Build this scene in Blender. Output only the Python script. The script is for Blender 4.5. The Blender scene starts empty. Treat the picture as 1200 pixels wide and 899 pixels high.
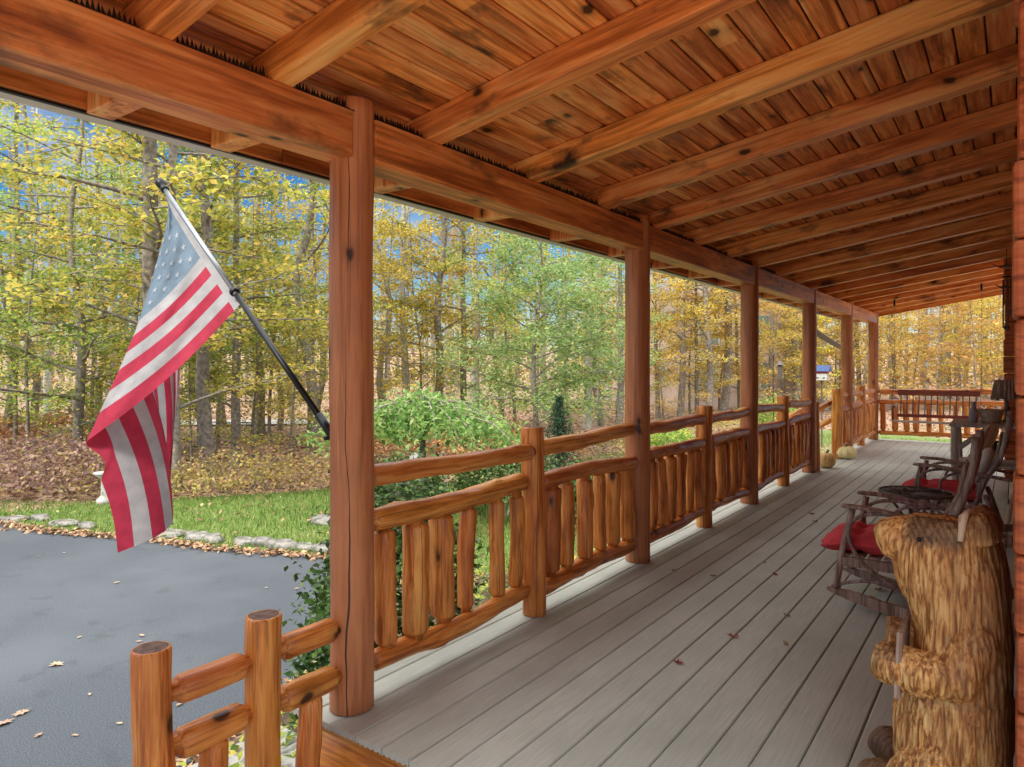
import bpy, bmesh, math, random
import numpy as np
from mathutils import Vector, Matrix, Quaternion, noise

C = bpy.context.scene.collection
scn = bpy.context.scene
rad = math.radians
F, YAW, EYE = 813.0, rad(35.9), 1.3            # focal length (px of a 1200 wide frame), camera heading, eye height over the deck
CS, SN = math.cos(YAW), math.sin(YAW)
GZ = -0.70                                     # ground level; the deck is z = 0
PX = -2.05                                     # line of the porch posts

def ray(px):                                   # sight line of a picture column: (lateral / depth)
    return (px - 600) / F
def at_depth(px, py, d):
    r = ray(px); z = EYE - (py - 430) / F * d
    return Vector((d * (r * CS - SN), d * (r * SN + CS), z))
def on_plane(px, py, z):                       # point of a horizontal plane seen at a pixel
    d = (EYE - z) * F / (py - 430)
    return at_depth(px, py, d)

# ------------------------------------------------------------------ materials
def new_mat(name):
    m = bpy.data.materials.new(name); m.use_nodes = True
    nt = m.node_tree; nt.nodes.clear()
    out = nt.nodes.new('ShaderNodeOutputMaterial')
    b = nt.nodes.new('ShaderNodeBsdfPrincipled')
    nt.links.new(b.outputs[0], out.inputs[0])
    return m, nt, b, out
def nd(nt, typ, **kw):
    n = nt.nodes.new('ShaderNode' + typ)
    for k, v in kw.items():
        if k.startswith('i_'):
            key = k[2:]; key = int(key) if key.isdigit() else key.replace('_', ' ')
            n.inputs[key].default_value = v
        else: setattr(n, k, v)
    return n
def lk(nt, a, b): nt.links.new(a, b)
def ramp(nt, fac, stops, interp='LINEAR'):
    r = nd(nt, 'ValToRGB'); cr = r.color_ramp; cr.interpolation = interp
    while len(cr.elements) < len(stops): cr.elements.new(0.5)
    for e, (p, c) in zip(cr.elements, stops):
        e.position = p; e.color = (*c, 1) if len(c) == 3 else c
    lk(nt, fac, r.inputs[0]); return r.outputs[0]
def math_n(nt, op, a, b=None, c=None, clamp=False):
    n = nd(nt, 'Math', operation=op, use_clamp=clamp)
    for i, v in enumerate((a, b, c)):
        if v is None: continue
        if isinstance(v, (int, float)): n.inputs[i].default_value = v
        else: lk(nt, v, n.inputs[i])
    return n.outputs[0]
def mixc(nt, fac, a, b, mode='MIX'):
    n = nd(nt, 'Mix', data_type='RGBA', blend_type=mode)
    if isinstance(fac, (int, float)): n.inputs[0].default_value = fac
    else: lk(nt, fac, n.inputs[0])
    for i, v in ((6, a), (7, b)):
        if isinstance(v, tuple): n.inputs[i].default_value = (*v, 1)
        else: lk(nt, v, n.inputs[i])
    return n.outputs[2]
def bump(nt, b, h, strength, dist=0.01):
    n = nd(nt, 'Bump'); n.inputs['Strength'].default_value = strength; n.inputs['Distance'].default_value = dist
    lk(nt, h, n.inputs['Height']); lk(nt, n.outputs[0], b.inputs['Normal'])

def wood(name, dark, mid, light, rough=0.45, knot=1.0, crack=0.0, board=None, scale=1.0, stain=0.0, coat=0.0):
    """stained timber whose grain runs along local Z; board = (axis, pitch) re-seeds the grain plank by plank"""
    m, nt, b, out = new_mat(name)
    tc = nd(nt, 'TexCoord'); oi = nd(nt, 'ObjectInfo')
    sep = nd(nt, 'SeparateXYZ'); lk(nt, tc.outputs['Object'], sep.inputs[0])
    off = math_n(nt, 'MULTIPLY', oi.outputs['Random'], 37.0)
    tone = oi.outputs['Random']
    if board:
        ax, pitch, o0 = board
        idx = math_n(nt, 'FLOOR', math_n(nt, 'DIVIDE', math_n(nt, 'SUBTRACT', sep.outputs[ax], o0), pitch))
        wn = nd(nt, 'TexWhiteNoise', noise_dimensions='1D'); lk(nt, idx, wn.inputs['W'])
        seg = math_n(nt, 'FLOOR', math_n(nt, 'ADD', math_n(nt, 'DIVIDE', sep.outputs[2], 3.1), math_n(nt, 'MULTIPLY', wn.outputs[0], 9.0)))
        wn2 = nd(nt, 'TexWhiteNoise', noise_dimensions='2D')
        cmb0 = nd(nt, 'CombineXYZ'); lk(nt, idx, cmb0.inputs[0]); lk(nt, seg, cmb0.inputs[1]); lk(nt, cmb0.outputs[0], wn2.inputs['Vector'])
        tone = wn2.outputs[0]
        off = math_n(nt, 'MULTIPLY', tone, 61.0)
    cmb = nd(nt, 'CombineXYZ')
    lk(nt, math_n(nt, 'ADD', sep.outputs[0], off), cmb.inputs[0]); lk(nt, sep.outputs[1], cmb.inputs[1])
    lk(nt, math_n(nt, 'ADD', math_n(nt, 'MULTIPLY', sep.outputs[2], 0.07), off), cmb.inputs[2])
    n1 = nd(nt, 'TexNoise', i_Scale=26.0 * scale, i_Detail=5.0, i_Distortion=0.6); lk(nt, cmb.outputs[0], n1.inputs[0])
    n2 = nd(nt, 'TexNoise', i_Scale=130.0 * scale, i_Detail=3.0); lk(nt, cmb.outputs[0], n2.inputs[0])
    g = math_n(nt, 'ADD', math_n(nt, 'MULTIPLY', n1.outputs[0], 0.72), math_n(nt, 'MULTIPLY', n2.outputs[0], 0.28))
    col = ramp(nt, g, [(0.37, dark), (0.50, mid), (0.63, light)])
    cms = nd(nt, 'CombineXYZ'); lk(nt, math_n(nt, 'ADD', sep.outputs[0], off), cms.inputs[0]); lk(nt, sep.outputs[1], cms.inputs[1])
    lk(nt, math_n(nt, 'ADD', math_n(nt, 'MULTIPLY', sep.outputs[2], 0.025), off), cms.inputs[2])
    ns4 = nd(nt, 'TexNoise', i_Scale=75.0 * scale, i_Detail=2.0, i_Distortion=0.3); lk(nt, cms.outputs[0], ns4.inputs[0])
    col = mixc(nt, math_n(nt, 'MULTIPLY', ramp(nt, ns4.outputs[0], [(0.575, (0, 0, 0)), (0.63, (1, 1, 1))]), 0.42), col, tuple(0.5 * x for x in dark))
    # slow blotches
    cm2 = nd(nt, 'CombineXYZ'); lk(nt, math_n(nt, 'ADD', sep.outputs[0], off), cm2.inputs[0]); lk(nt, sep.outputs[1], cm2.inputs[1])
    lk(nt, math_n(nt, 'MULTIPLY', sep.outputs[2], 0.5), cm2.inputs[2])
    n3 = nd(nt, 'TexNoise', i_Scale=6.0, i_Detail=4.0); lk(nt, cm2.outputs[0], n3.inputs[0])
    col = mixc(nt, math_n(nt, 'MULTIPLY', ramp(nt, n3.outputs[0], [(0.45, (0, 0, 0)), (0.75, (1, 1, 1))]), 0.45), col, tuple(0.75 * x for x in dark))
    # per piece tone
    tn = math_n(nt, 'MULTIPLY_ADD', tone, 0.42 if board else 0.14, 0.80 if board else 0.94)
    hs = nd(nt, 'HueSaturation'); lk(nt, tn, hs.inputs['Value']); lk(nt, col, hs.inputs['Color'])
    lk(nt, math_n(nt, 'MULTIPLY_ADD', tone, 0.012, 0.494), hs.inputs['Hue'])
    col = hs.outputs[0]
    if knot > 0:
        cm3 = nd(nt, 'CombineXYZ'); lk(nt, math_n(nt, 'ADD', math_n(nt, 'MULTIPLY', sep.outputs[0], 1.15), off), cm3.inputs[0])
        lk(nt, math_n(nt, 'MULTIPLY', sep.outputs[1], 1.15), cm3.inputs[1]); lk(nt, math_n(nt, 'ADD', math_n(nt, 'MULTIPLY', sep.outputs[2], 0.62), off), cm3.inputs[2])
        wob = nd(nt, 'TexNoise', i_Scale=14.0, i_Detail=2.0); lk(nt, cm3.outputs[0], wob.inputs[0])
        va = nd(nt, 'VectorMath', operation='MULTIPLY_ADD'); lk(nt, wob.outputs['Color'], va.inputs[0]); va.inputs[1].default_value = (0.05,) * 3; lk(nt, cm3.outputs[0], va.inputs[2])
        v = nd(nt, 'TexVoronoi', i_Scale=5.6, i_Randomness=1.0); lk(nt, va.outputs[0], v.inputs[0])
        spc = nd(nt, 'SeparateColor'); lk(nt, v.outputs['Color'], spc.inputs[0])
        sel = math_n(nt, 'LESS_THAN', spc.outputs[0], 0.62 * knot)
        core = ramp(nt, v.outputs['Distance'], [(0.075, (1, 1, 1)), (0.13, (0.30, 0.30, 0.30)), (0.26, (0, 0, 0))])
        col = mixc(nt, math_n(nt, 'MULTIPLY', core, math_n(nt, 'MULTIPLY', sel, 0.95)), col, (0.03, 0.012, 0.006))
    if stain > 0:
        cm4 = nd(nt, 'CombineXYZ'); lk(nt, math_n(nt, 'ADD', sep.outputs[0], off), cm4.inputs[0]); lk(nt, sep.outputs[1], cm4.inputs[1])
        lk(nt, math_n(nt, 'ADD', math_n(nt, 'MULTIPLY', sep.outputs[2], 0.5), off), cm4.inputs[2])
        ns = nd(nt, 'TexNoise', i_Scale=5.0, i_Detail=6.0, i_Roughness=0.6); lk(nt, cm4.outputs[0], ns.inputs[0])
        col = mixc(nt, math_n(nt, 'MULTIPLY', ramp(nt, ns.outputs[0], [(0.57, (0, 0, 0)), (0.70, (1, 1, 1))]), stain), col, (0.045, 0.022, 0.014))
    if crack > 0:
        ang = math_n(nt, 'ARCTAN2', sep.outputs[1], sep.outputs[0])
        cw = nd(nt, 'TexNoise', noise_dimensions='1D', i_Scale=1.7, i_Detail=3.0); lk(nt, math_n(nt, 'ADD', sep.outputs[2], off), cw.inputs['W'])
        a2 = math_n(nt, 'ABSOLUTE', math_n(nt, 'ADD', ang, math_n(nt, 'MULTIPLY', math_n(nt, 'SUBTRACT', cw.outputs[0], 0.5), 0.5)))
        cwid = nd(nt, 'TexNoise', noise_dimensions='1D', i_Scale=0.9); lk(nt, math_n(nt, 'ADD', sep.outputs[2], math_n(nt, 'ADD', off, 11.0)), cwid.inputs['W'])
        wid = math_n(nt, 'MULTIPLY', math_n(nt, 'SUBTRACT', cwid.outputs[0], 0.30), 0.075 * crack)
        ck = math_n(nt, 'LESS_THAN', a2, wid)
        col = mixc(nt, math_n(nt, 'MULTIPLY', ck, 0.92), col, (0.016, 0.007, 0.004))
        g = math_n(nt, 'SUBTRACT', g, math_n(nt, 'MULTIPLY', ck, 1.2))
    lk(nt, col, b.inputs['Base Color'])
    lk(nt, math_n(nt, 'MULTIPLY_ADD', n1.outputs[0], 0.3, rough - 0.15), b.inputs['Roughness'])
    b.inputs['Specular IOR Level'].default_value = 0.35
    b.inputs['Coat Weight'].default_value = coat; b.inputs['Coat Roughness'].default_value = 0.3
    bump(nt, b, g, 0.5, 0.006)
    return m

def plain(name, col, rough=0.6, metal=0.0, var=0.25, scale=30.0, bmp=0.2, spec=0.4):
    m, nt, b, out = new_mat(name)
    tc = nd(nt, 'TexCoord')
    n = nd(nt, 'TexNoise', i_Scale=scale, i_Detail=5.0); lk(nt, tc.outputs['Object'], n.inputs[0])
    c = ramp(nt, n.outputs[0], [(0.3, tuple(x * (1 - var) for x in col)), (0.7, tuple(min(1, x * (1 + var)) for x in col))])
    lk(nt, c, b.inputs['Base Color']); b.inputs['Roughness'].default_value = rough; b.inputs['Metallic'].default_value = metal
    b.inputs['Specular IOR Level'].default_value = spec
    if bmp: bump(nt, b, n.outputs[0], bmp, 0.004)
    return m

def leafmat(name, stops, trans=0.4, rough=0.55):
    """leaf blades: each blade (mesh island) draws its own tone"""
    m, nt, b, out = new_mat(name)
    g = nd(nt, 'NewGeometry'); oi = nd(nt, 'ObjectInfo')
    c = ramp(nt, g.outputs['Random Per Island'], stops)
    hs = nd(nt, 'HueSaturation'); lk(nt, c, hs.inputs['Color'])
    lk(nt, math_n(nt, 'MULTIPLY_ADD', oi.outputs['Random'], 0.05, 0.475), hs.inputs['Hue'])
    lk(nt, math_n(nt, 'MULTIPLY_ADD', oi.outputs['Random'], 0.3, 0.85), hs.inputs['Value'])
    lk(nt, hs.outputs[0], b.inputs['Base Color']); b.inputs['Roughness'].default_value = rough
    b.inputs['Specular IOR Level'].default_value = 0.25
    t = nd(nt, 'BsdfTranslucent'); lk(nt, hs.outputs[0], t.inputs[0])
    mx = nd(nt, 'MixShader'); mx.inputs[0].default_value = trans
    lk(nt, b.outputs[0], mx.inputs[1]); lk(nt, t.outputs[0], mx.inputs[2]); lk(nt, mx.outputs[0], out.inputs[0])
    return m

M = {}
M['log'] = wood('honey_stained_log', (0.36, 0.095, 0.017), (0.72, 0.25, 0.048), (0.86, 0.40, 0.10), 0.40, 1.0, 0.8, coat=0.12)
M['post'] = wood('red_stained_post', (0.37, 0.125, 0.045), (0.49, 0.178, 0.068), (0.57, 0.225, 0.09), 0.45, 0.75, 1.4, scale=0.8, coat=0.1)
M['beam'] = wood('stained_beam', (0.30, 0.080, 0.018), (0.66, 0.215, 0.050), (0.84, 0.37, 0.11), 0.45, 1.1, scale=0.6, stain=0.7)
M['rafter'] = wood('stained_rafter', (0.44, 0.125, 0.026), (0.84, 0.305, 0.074), (0.93, 0.50, 0.17), 0.42, 1.2, scale=0.6, stain=1.0)
M['plank'] = wood('ceiling_plank', (0.34, 0.085, 0.018), (0.78, 0.25, 0.060), (0.92, 0.46, 0.16), 0.42, 1.3, board=(0, 0.106, 0.0), scale=0.7, stain=1.0)
M['wallog'] = wood('house_log', (0.28, 0.065, 0.02), (0.50, 0.135, 0.038), (0.60, 0.20, 0.065), 0.45, 0.7, 0.0, scale=0.8)
M['endgrain'] = plain('log_end_grain', (0.13, 0.07, 0.05), 0.7, var=0.5, scale=40)
M['oldwood'] = wood('weathered_bark_wood', (0.18, 0.105, 0.075), (0.36, 0.235, 0.175), (0.55, 0.41, 0.33), 0.5, 0.4, scale=1.5)
M['twig'] = wood('dark_bent_twig', (0.14, 0.08, 0.062), (0.30, 0.19, 0.15), (0.54, 0.40, 0.34), 0.4, 0.3, scale=1.5, coat=0.2)
M['tan'] = wood('tan_wood', (0.52, 0.36, 0.21), (0.72, 0.55, 0.36), (0.82, 0.67, 0.48), 0.6, 0.3)
M['greywood'] = wood('grey_weathered_plank', (0.34, 0.25, 0.19), (0.56, 0.46, 0.37), (0.70, 0.60, 0.50), 0.7, 0.4)
M['swingred'] = wood('dark_red_slat', (0.12, 0.02, 0.01), (0.25, 0.05, 0.025), (0.34, 0.08, 0.04), 0.35, 0.2, coat=0.3)
M['black'] = plain('black_metal', (0.012, 0.012, 0.014), 0.4, 0.3, bmp=0.05)
M['iron'] = plain('rusty_dark_iron', (0.12, 0.105, 0.095), 0.5, 0.3, 0.6, scale=60)
M['gutter'] = plain('gutter_paint', (0.62, 0.59, 0.50), 0.4, var=0.05, bmp=0)
M['steel'] = plain('brushed_pole', (0.32, 0.34, 0.36), 0.3, 0.7, 0.1, bmp=0)
M['stone'] = plain('pale_edging_stone', (0.19, 0.178, 0.16), 0.9, var=0.7, scale=13, bmp=1.0)
M['statue'] = plain('weathered_white_stone', (0.30, 0.30, 0.28), 0.85, var=0.35, scale=12, bmp=0.6)
M['concrete'] = plain('concrete', (0.34, 0.33, 0.31), 0.85, var=0.15, scale=14, bmp=0.3)
M['soil'] = plain('bed_soil', (0.10, 0.07, 0.045), 0.95, var=0.5, scale=9, bmp=1)
M['siding'] = plain('pinkish_siding', (0.50, 0.40, 0.345), 0.8, var=0.06, scale=3, bmp=0)
M['roofgrey'] = plain('grey_shingle', (0.16, 0.13, 0.12), 0.9, var=0.3, scale=6)
M['glass'] = plain('window_pane', (0.16, 0.26, 0.28), 0.15, var=0.2, scale=2, bmp=0)
M['white'] = plain('white_paint', (0.5, 0.5, 0.47), 0.5, var=0.08)
M['blue'] = plain('blue_paint', (0.03, 0.06, 0.17), 0.6)
M['redpaint'] = plain('red_paint', (0.42, 0.05, 0.04), 0.5)
M['pillow'] = plain('sage_canvas', (0.72, 0.69, 0.56), 0.9, var=0.06, scale=120)
M['jar'] = plain('grey_stoneware', (0.36, 0.33, 0.32), 0.4, var=0.1)
M['basket'] = plain('wicker', (0.50, 0.38, 0.25), 0.8, var=0.4, scale=60, bmp=0.8)
M['bark'] = plain('grey_bark', (0.25, 0.215, 0.175), 0.95, var=0.5, scale=14, bmp=1.0)
M['palebark'] = plain('pale_bark', (0.44, 0.41, 0.36), 0.95, var=0.35, scale=10, bmp=0.8)
M['stem'] = plain('pumpkin_stem', (0.16, 0.13, 0.06), 0.8)

def special_mats():
    # deck boards
    m, nt, b, out = new_mat('grey_composite_board')
    tc = nd(nt, 'TexCoord'); sep = nd(nt, 'SeparateXYZ'); lk(nt, tc.outputs['Object'], sep.inputs[0])
    idx = math_n(nt, 'FLOOR', math_n(nt, 'DIVIDE', math_n(nt, 'ADD', sep.outputs[0], 0.44), 0.131))
    wn = nd(nt, 'TexWhiteNoise', noise_dimensions='1D'); lk(nt, idx, wn.inputs['W'])
    cm = nd(nt, 'CombineXYZ'); lk(nt, math_n(nt, 'ADD', sep.outputs[0], math_n(nt, 'MULTIPLY', wn.outputs[0], 20.0)), cm.inputs[0])
    lk(nt, math_n(nt, 'MULTIPLY', sep.outputs[1], 0.035), cm.inputs[1]); lk(nt, sep.outputs[2], cm.inputs[2])
    n1 = nd(nt, 'TexNoise', i_Scale=150.0, i_Detail=4.0, i_Distortion=0.4); lk(nt, cm.outputs[0], n1.inputs[0])
    n2 = nd(nt, 'TexNoise', i_Scale=1.6, i_Detail=5.0); lk(nt, tc.outputs['Object'], n2.inputs[0])
    col = ramp(nt, n1.outputs[0], [(0.34, (0.425, 0.435, 0.375)), (0.66, (0.53, 0.54, 0.47))])
    col = mixc(nt, math_n(nt, 'MULTIPLY', ramp(nt, n2.outputs[0], [(0.4, (0, 0, 0)), (0.7, (1, 1, 1))]), 0.6), col, (0.32, 0.335, 0.28))
    hs = nd(nt, 'HueSaturation'); lk(nt, col, hs.inputs['Color']); lk(nt, math_n(nt, 'MULTIPLY_ADD', wn.outputs[0], 0.16, 0.92), hs.inputs['Value'])
    lk(nt, hs.outputs[0], b.inputs['Base Color']); b.inputs['Roughness'].default_value = 0.5; b.inputs['Specular IOR Level'].default_value = 0.35
    bump(nt, b, n1.outputs[0], 0.12, 0.002); M['deck'] = m
    # asphalt
    m, nt, b, out = new_mat('asphalt')
    tc = nd(nt, 'TexCoord')
    n1 = nd(nt, 'TexNoise', i_Scale=120.0, i_Detail=6.0, i_Roughness=0.7); lk(nt, tc.outputs['Object'], n1.inputs[0])
    n2 = nd(nt, 'TexNoise', i_Scale=0.9, i_Detail=6.0); lk(nt, tc.outputs['Object'], n2.inputs[0])
    n3 = nd(nt, 'TexNoise', i_Scale=5.0, i_Detail=4.0); lk(nt, tc.outputs['Object'], n3.inputs[0])
    col = ramp(nt, n1.outputs[0], [(0.36, (0.020, 0.026, 0.034)), (0.64, (0.098, 0.115, 0.136))])
    col = mixc(nt, math_n(nt, 'MULTIPLY', ramp(nt, n2.outputs[0], [(0.45, (0, 0, 0)), (0.7, (1, 1, 1))]), 0.4), col, (0.125, 0.14, 0.155))
    col = mixc(nt, math_n(nt, 'MULTIPLY', ramp(nt, n3.outputs[0], [(0.62, (0, 0, 0)), (0.7, (1, 1, 1))]), 0.35), col, (0.035, 0.04, 0.047))
    lk(nt, col, b.inputs['Base Color']); b.inputs['Roughness'].default_value = 0.8
    bump(nt, b, n1.outputs[0], 0.5, 0.006); M['asphalt'] = m
    # leaf litter ground
    m, nt, b, out = new_mat('leaf_litter_ground')
    tc = nd(nt, 'TexCoord')
    v = nd(nt, 'TexVoronoi', i_Scale=11.0); lk(nt, tc.outputs['Object'], v.inputs[0])
    n2 = nd(nt, 'TexNoise', i_Scale=0.5, i_Detail=6.0); lk(nt, tc.outputs['Object'], n2.inputs[0])
    sc = nd(nt, 'SeparateColor'); lk(nt, v.outputs['Color'], sc.inputs[0])
    col = ramp(nt, sc.outputs[0], [(0.0, (0.15, 0.09, 0.065)), (0.4, (0.30, 0.18, 0.13)), (0.75, (0.42, 0.27, 0.19)), (1.0, (0.48, 0.36, 0.22))])
    col = mixc(nt, ramp(nt, n2.outputs[0], [(0.5, (0, 0, 0)), (0.68, (0.7, 0.7, 0.7))]), col, (0.16, 0.15, 0.05))
    lk(nt, col, b.inputs['Base Color']); b.inputs['Roughness'].default_value = 0.95
    bump(nt, b, v.outputs['Distance'], 0.8, 0.03); M['litter'] = m
    # turf
    m, nt, b, out = new_mat('turf')
    tc = nd(nt, 'TexCoord')
    n1 = nd(nt, 'TexNoise', i_Scale=30.0, i_Detail=5.0); lk(nt, tc.outputs['Object'], n1.inputs[0])
    n2 = nd(nt, 'TexNoise', i_Scale=1.2, i_Detail=5.0); lk(nt, tc.outputs['Object'], n2.inputs[0])
    col = ramp(nt, n1.outputs[0], [(0.3, (0.08, 0.12, 0.026)), (0.7, (0.18, 0.26, 0.06))])
    col = mixc(nt, ramp(nt, n2.outputs[0], [(0.5, (0, 0, 0)), (0.75, (0.55, 0.55, 0.55))]), col, (0.24, 0.19, 0.08))
    lk(nt, col, b.inputs['Base Color']); b.inputs['Roughness'].default_value = 0.9
    bump(nt, b, n1.outputs[0], 0.8, 0.02); M['turf'] = m
    # carved bear wood: light sapwood with tool furrows darkened and shade painted on the back
    m, nt, b, out = new_mat('carved_log')
    tc = nd(nt, 'TexCoord'); at = nd(nt, 'Attribute', attribute_name='furrow_and_shade')
    mp = nd(nt, 'Mapping'); mp.inputs['Scale'].default_value = (1, 1, 0.13); lk(nt, tc.outputs['Object'], mp.inputs[0])
    n1 = nd(nt, 'TexNoise', i_Scale=95.0, i_Detail=5.0, i_Distortion=0.5); lk(nt, mp.outputs[0], n1.inputs[0])
    n2 = nd(nt, 'TexNoise', i_Scale=7.0, i_Detail=4.0); lk(nt, mp.outputs[0], n2.inputs[0])
    col = ramp(nt, n1.outputs[0], [(0.38, (0.30, 0.115, 0.025)), (0.5, (0.70, 0.34, 0.095)), (0.62, (0.88, 0.56, 0.22))])
    col = mixc(nt, math_n(nt, 'MULTIPLY', ramp(nt, n2.outputs[0], [(0.48, (0, 0, 0)), (0.7, (1, 1, 1))]), 0.7), col, (0.38, 0.15, 0.04))
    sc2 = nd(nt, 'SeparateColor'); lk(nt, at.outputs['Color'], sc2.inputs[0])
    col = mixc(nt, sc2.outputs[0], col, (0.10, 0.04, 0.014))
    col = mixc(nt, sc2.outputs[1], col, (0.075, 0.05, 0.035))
    lk(nt, col, b.inputs['Base Color']); b.inputs['Roughness'].default_value = 0.55
    bump(nt, b, n1.outputs[0], 0.5, 0.006); M['bear'] = m
    # cloth
    def cloth(name, c, trans, fold=0.1):
        m, nt, b, out = new_mat(name)
        tc = nd(nt, 'TexCoord'); n = nd(nt, 'TexNoise', i_Scale=16.0, i_Detail=4.0); lk(nt, tc.outputs['Object'], n.inputs[0])
        col = ramp(nt, n.outputs[0], [(0.3, tuple(x * 0.85 for x in c)), (0.7, tuple(min(1, x * 1.12) for x in c))])
        lk(nt, col, b.inputs['Base Color']); b.inputs['Roughness'].default_value = 0.75; b.inputs['Specular IOR Level'].default_value = 0.2
        if fold: bump(nt, b, n.outputs[0], fold, 0.01)
        t = nd(nt, 'BsdfTranslucent'); lk(nt, col, t.inputs[0]); mx = nd(nt, 'MixShader'); mx.inputs[0].default_value = trans
        lk(nt, b.outputs[0], mx.inputs[1]); lk(nt, t.outputs[0], mx.inputs[2]); lk(nt, mx.outputs[0], out.inputs[0])
        return m
    M['fred'] = cloth('flag_red', (0.42, 0.034, 0.068), 0.35, 0.5)
    M['fwhite'] = cloth('flag_white', (0.40, 0.39, 0.395), 0.35, 0.5)
    M['fblue'] = cloth('flag_blue', (0.17, 0.235, 0.30), 0.35, 0.5)
    M['fstar'] = cloth('flag_star', (0.36, 0.40, 0.44), 0.3)
    M['cushion'] = cloth('red_cushion', (0.64, 0.062, 0.072), 0.0, 0.25)
    M['pumpkin'] = cloth('cream_pumpkin', (0.80, 0.66, 0.32), 0.0, 0.2)
    M['gourd'] = cloth('tan_pumpkin', (0.72, 0.47, 0.19), 0.0, 0.2)
special_mats()
M['l_yg'] = leafmat('leaf_yellow_green', [(0.0, (0.20, 0.26, 0.07)), (0.35, (0.42, 0.45, 0.09)), (0.7, (0.68, 0.62, 0.11)), (1.0, (0.84, 0.62, 0.16))], 0.5)
M['l_lime'] = leafmat('leaf_green_lime', [(0.0, (0.14, 0.23, 0.06)), (0.5, (0.32, 0.44, 0.09)), (0.85, (0.54, 0.57, 0.11)), (1.0, (0.72, 0.58, 0.12))], 0.5)
M['l_gold'] = leafmat('leaf_gold', [(0.0, (0.32, 0.27, 0.10)), (0.35, (0.64, 0.48, 0.11)), (0.75, (0.84, 0.64, 0.15)), (1.0, (0.82, 0.48, 0.14))], 0.5)
M['l_yellow'] = leafmat('leaf_yellow', [(0.0, (0.248, 0.248, 0.058)), (0.4, (0.632, 0.509, 0.071)), (1.0, (0.880, 0.660, 0.098))])
M['l_green'] = leafmat('leaf_soft_green', [(0.0, (0.13, 0.28, 0.08)), (0.5, (0.28, 0.50, 0.15)), (0.9, (0.48, 0.66, 0.27)), (1.0, (0.66, 0.62, 0.22))], 0.5)
M['l_weep'] = leafmat('leaf_weeping_green', [(0.0, (0.13, 0.25, 0.06)), (0.5, (0.26, 0.42, 0.11)), (1.0, (0.48, 0.54, 0.20))], 0.5)
M['l_box'] = leafmat('leaf_dark_green', [(0.0, (0.030, 0.072, 0.022)), (0.6, (0.072, 0.156, 0.036)), (1.0, (0.144, 0.240, 0.054))], 0.25, 0.35)
M['l_spruce'] = leafmat('spruce_needles', [(0.0, (0.015, 0.05, 0.025)), (1.0, (0.05, 0.12, 0.05))], 0.15)
M['l_brush'] = leafmat('leaf_brush', [(0.0, (0.240, 0.150, 0.103)), (0.4, (0.390, 0.285, 0.110)), (0.75, (0.450, 0.405, 0.095)), (1.0, (0.600, 0.330, 0.170))])
M['l_brown'] = leafmat('leaf_thicket', [(0.0, (0.160, 0.102, 0.102)), (0.45, (0.348, 0.203, 0.175)), (0.85, (0.493, 0.319, 0.218)), (1.0, (0.522, 0.464, 0.117))])
M['l_rust'] = leafmat('leaf_rust', [(0.0, (0.338, 0.130, 0.082)), (0.5, (0.520, 0.234, 0.121)), (1.0, (0.598, 0.364, 0.186))])
M['l_fallen'] = leafmat('leaf_fallen', [(0.0, (0.18, 0.095, 0.05)), (0.4, (0.34, 0.20, 0.11)), (0.8, (0.48, 0.32, 0.18)), (1.0, (0.60, 0.46, 0.24))], 0.1)
M['l_pale'] = leafmat('leaf_fallen_pale', [(0.0, (0.34, 0.23, 0.13)), (1.0, (0.52, 0.42, 0.30))], 0.1)
M['l_red'] = leafmat('leaf_fallen_red', [(0.0, (0.28, 0.06, 0.05)), (1.0, (0.34, 0.09, 0.06))], 0.1)
M['grass'] = leafmat('grass_blades', [(0.0, (0.09, 0.16, 0.03)), (0.5, (0.19, 0.30, 0.055)), (0.9, (0.31, 0.37, 0.09)), (1.0, (0.50, 0.42, 0.2))], 0.3)

# ------------------------------------------------------------------ mesh helpers
def link_mesh(name, verts, faces, mat, parent=None, smooth=False, loc=None, mats=None, fm=None):
    me = bpy.data.meshes.new(name)
    me.from_pydata([tuple(v) for v in verts], [], faces)
    for mm in (mats or [mat]): me.materials.append(mm)
    if fm is not None: me.polygons.foreach_set('material_index', fm)
    if smooth: me.polygons.foreach_set('use_smooth', [True] * len(me.polygons))
    me.update()
    o = bpy.data.objects.new(name, me); C.objects.link(o)
    if parent: o.parent = parent
    if loc is not None: o.location = loc
    return o
def thing(name, label, cat, loc=(0, 0, 0), group=None):
    o = bpy.data.objects.new(name, None); C.objects.link(o); o.location = loc
    o.empty_display_size = 0.1
    return tag(o, label, cat, group)
def tag(o, label=None, cat=None, group=None, kind=None):
    for k, v in (('label', label), ('category', cat), ('group', group), ('kind', kind)):
        if v: o[k] = v
    return o
def place(o, parent, p, q=None):               # put a mesh with world position p under a thing (things here are not rotated)
    o.location = Vector(p) - (parent.location if parent else Vector())
    if q is not None: o.rotation_mode = 'QUATERNION'; o.rotation_quaternion = q
    o.parent = parent
    return o
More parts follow.
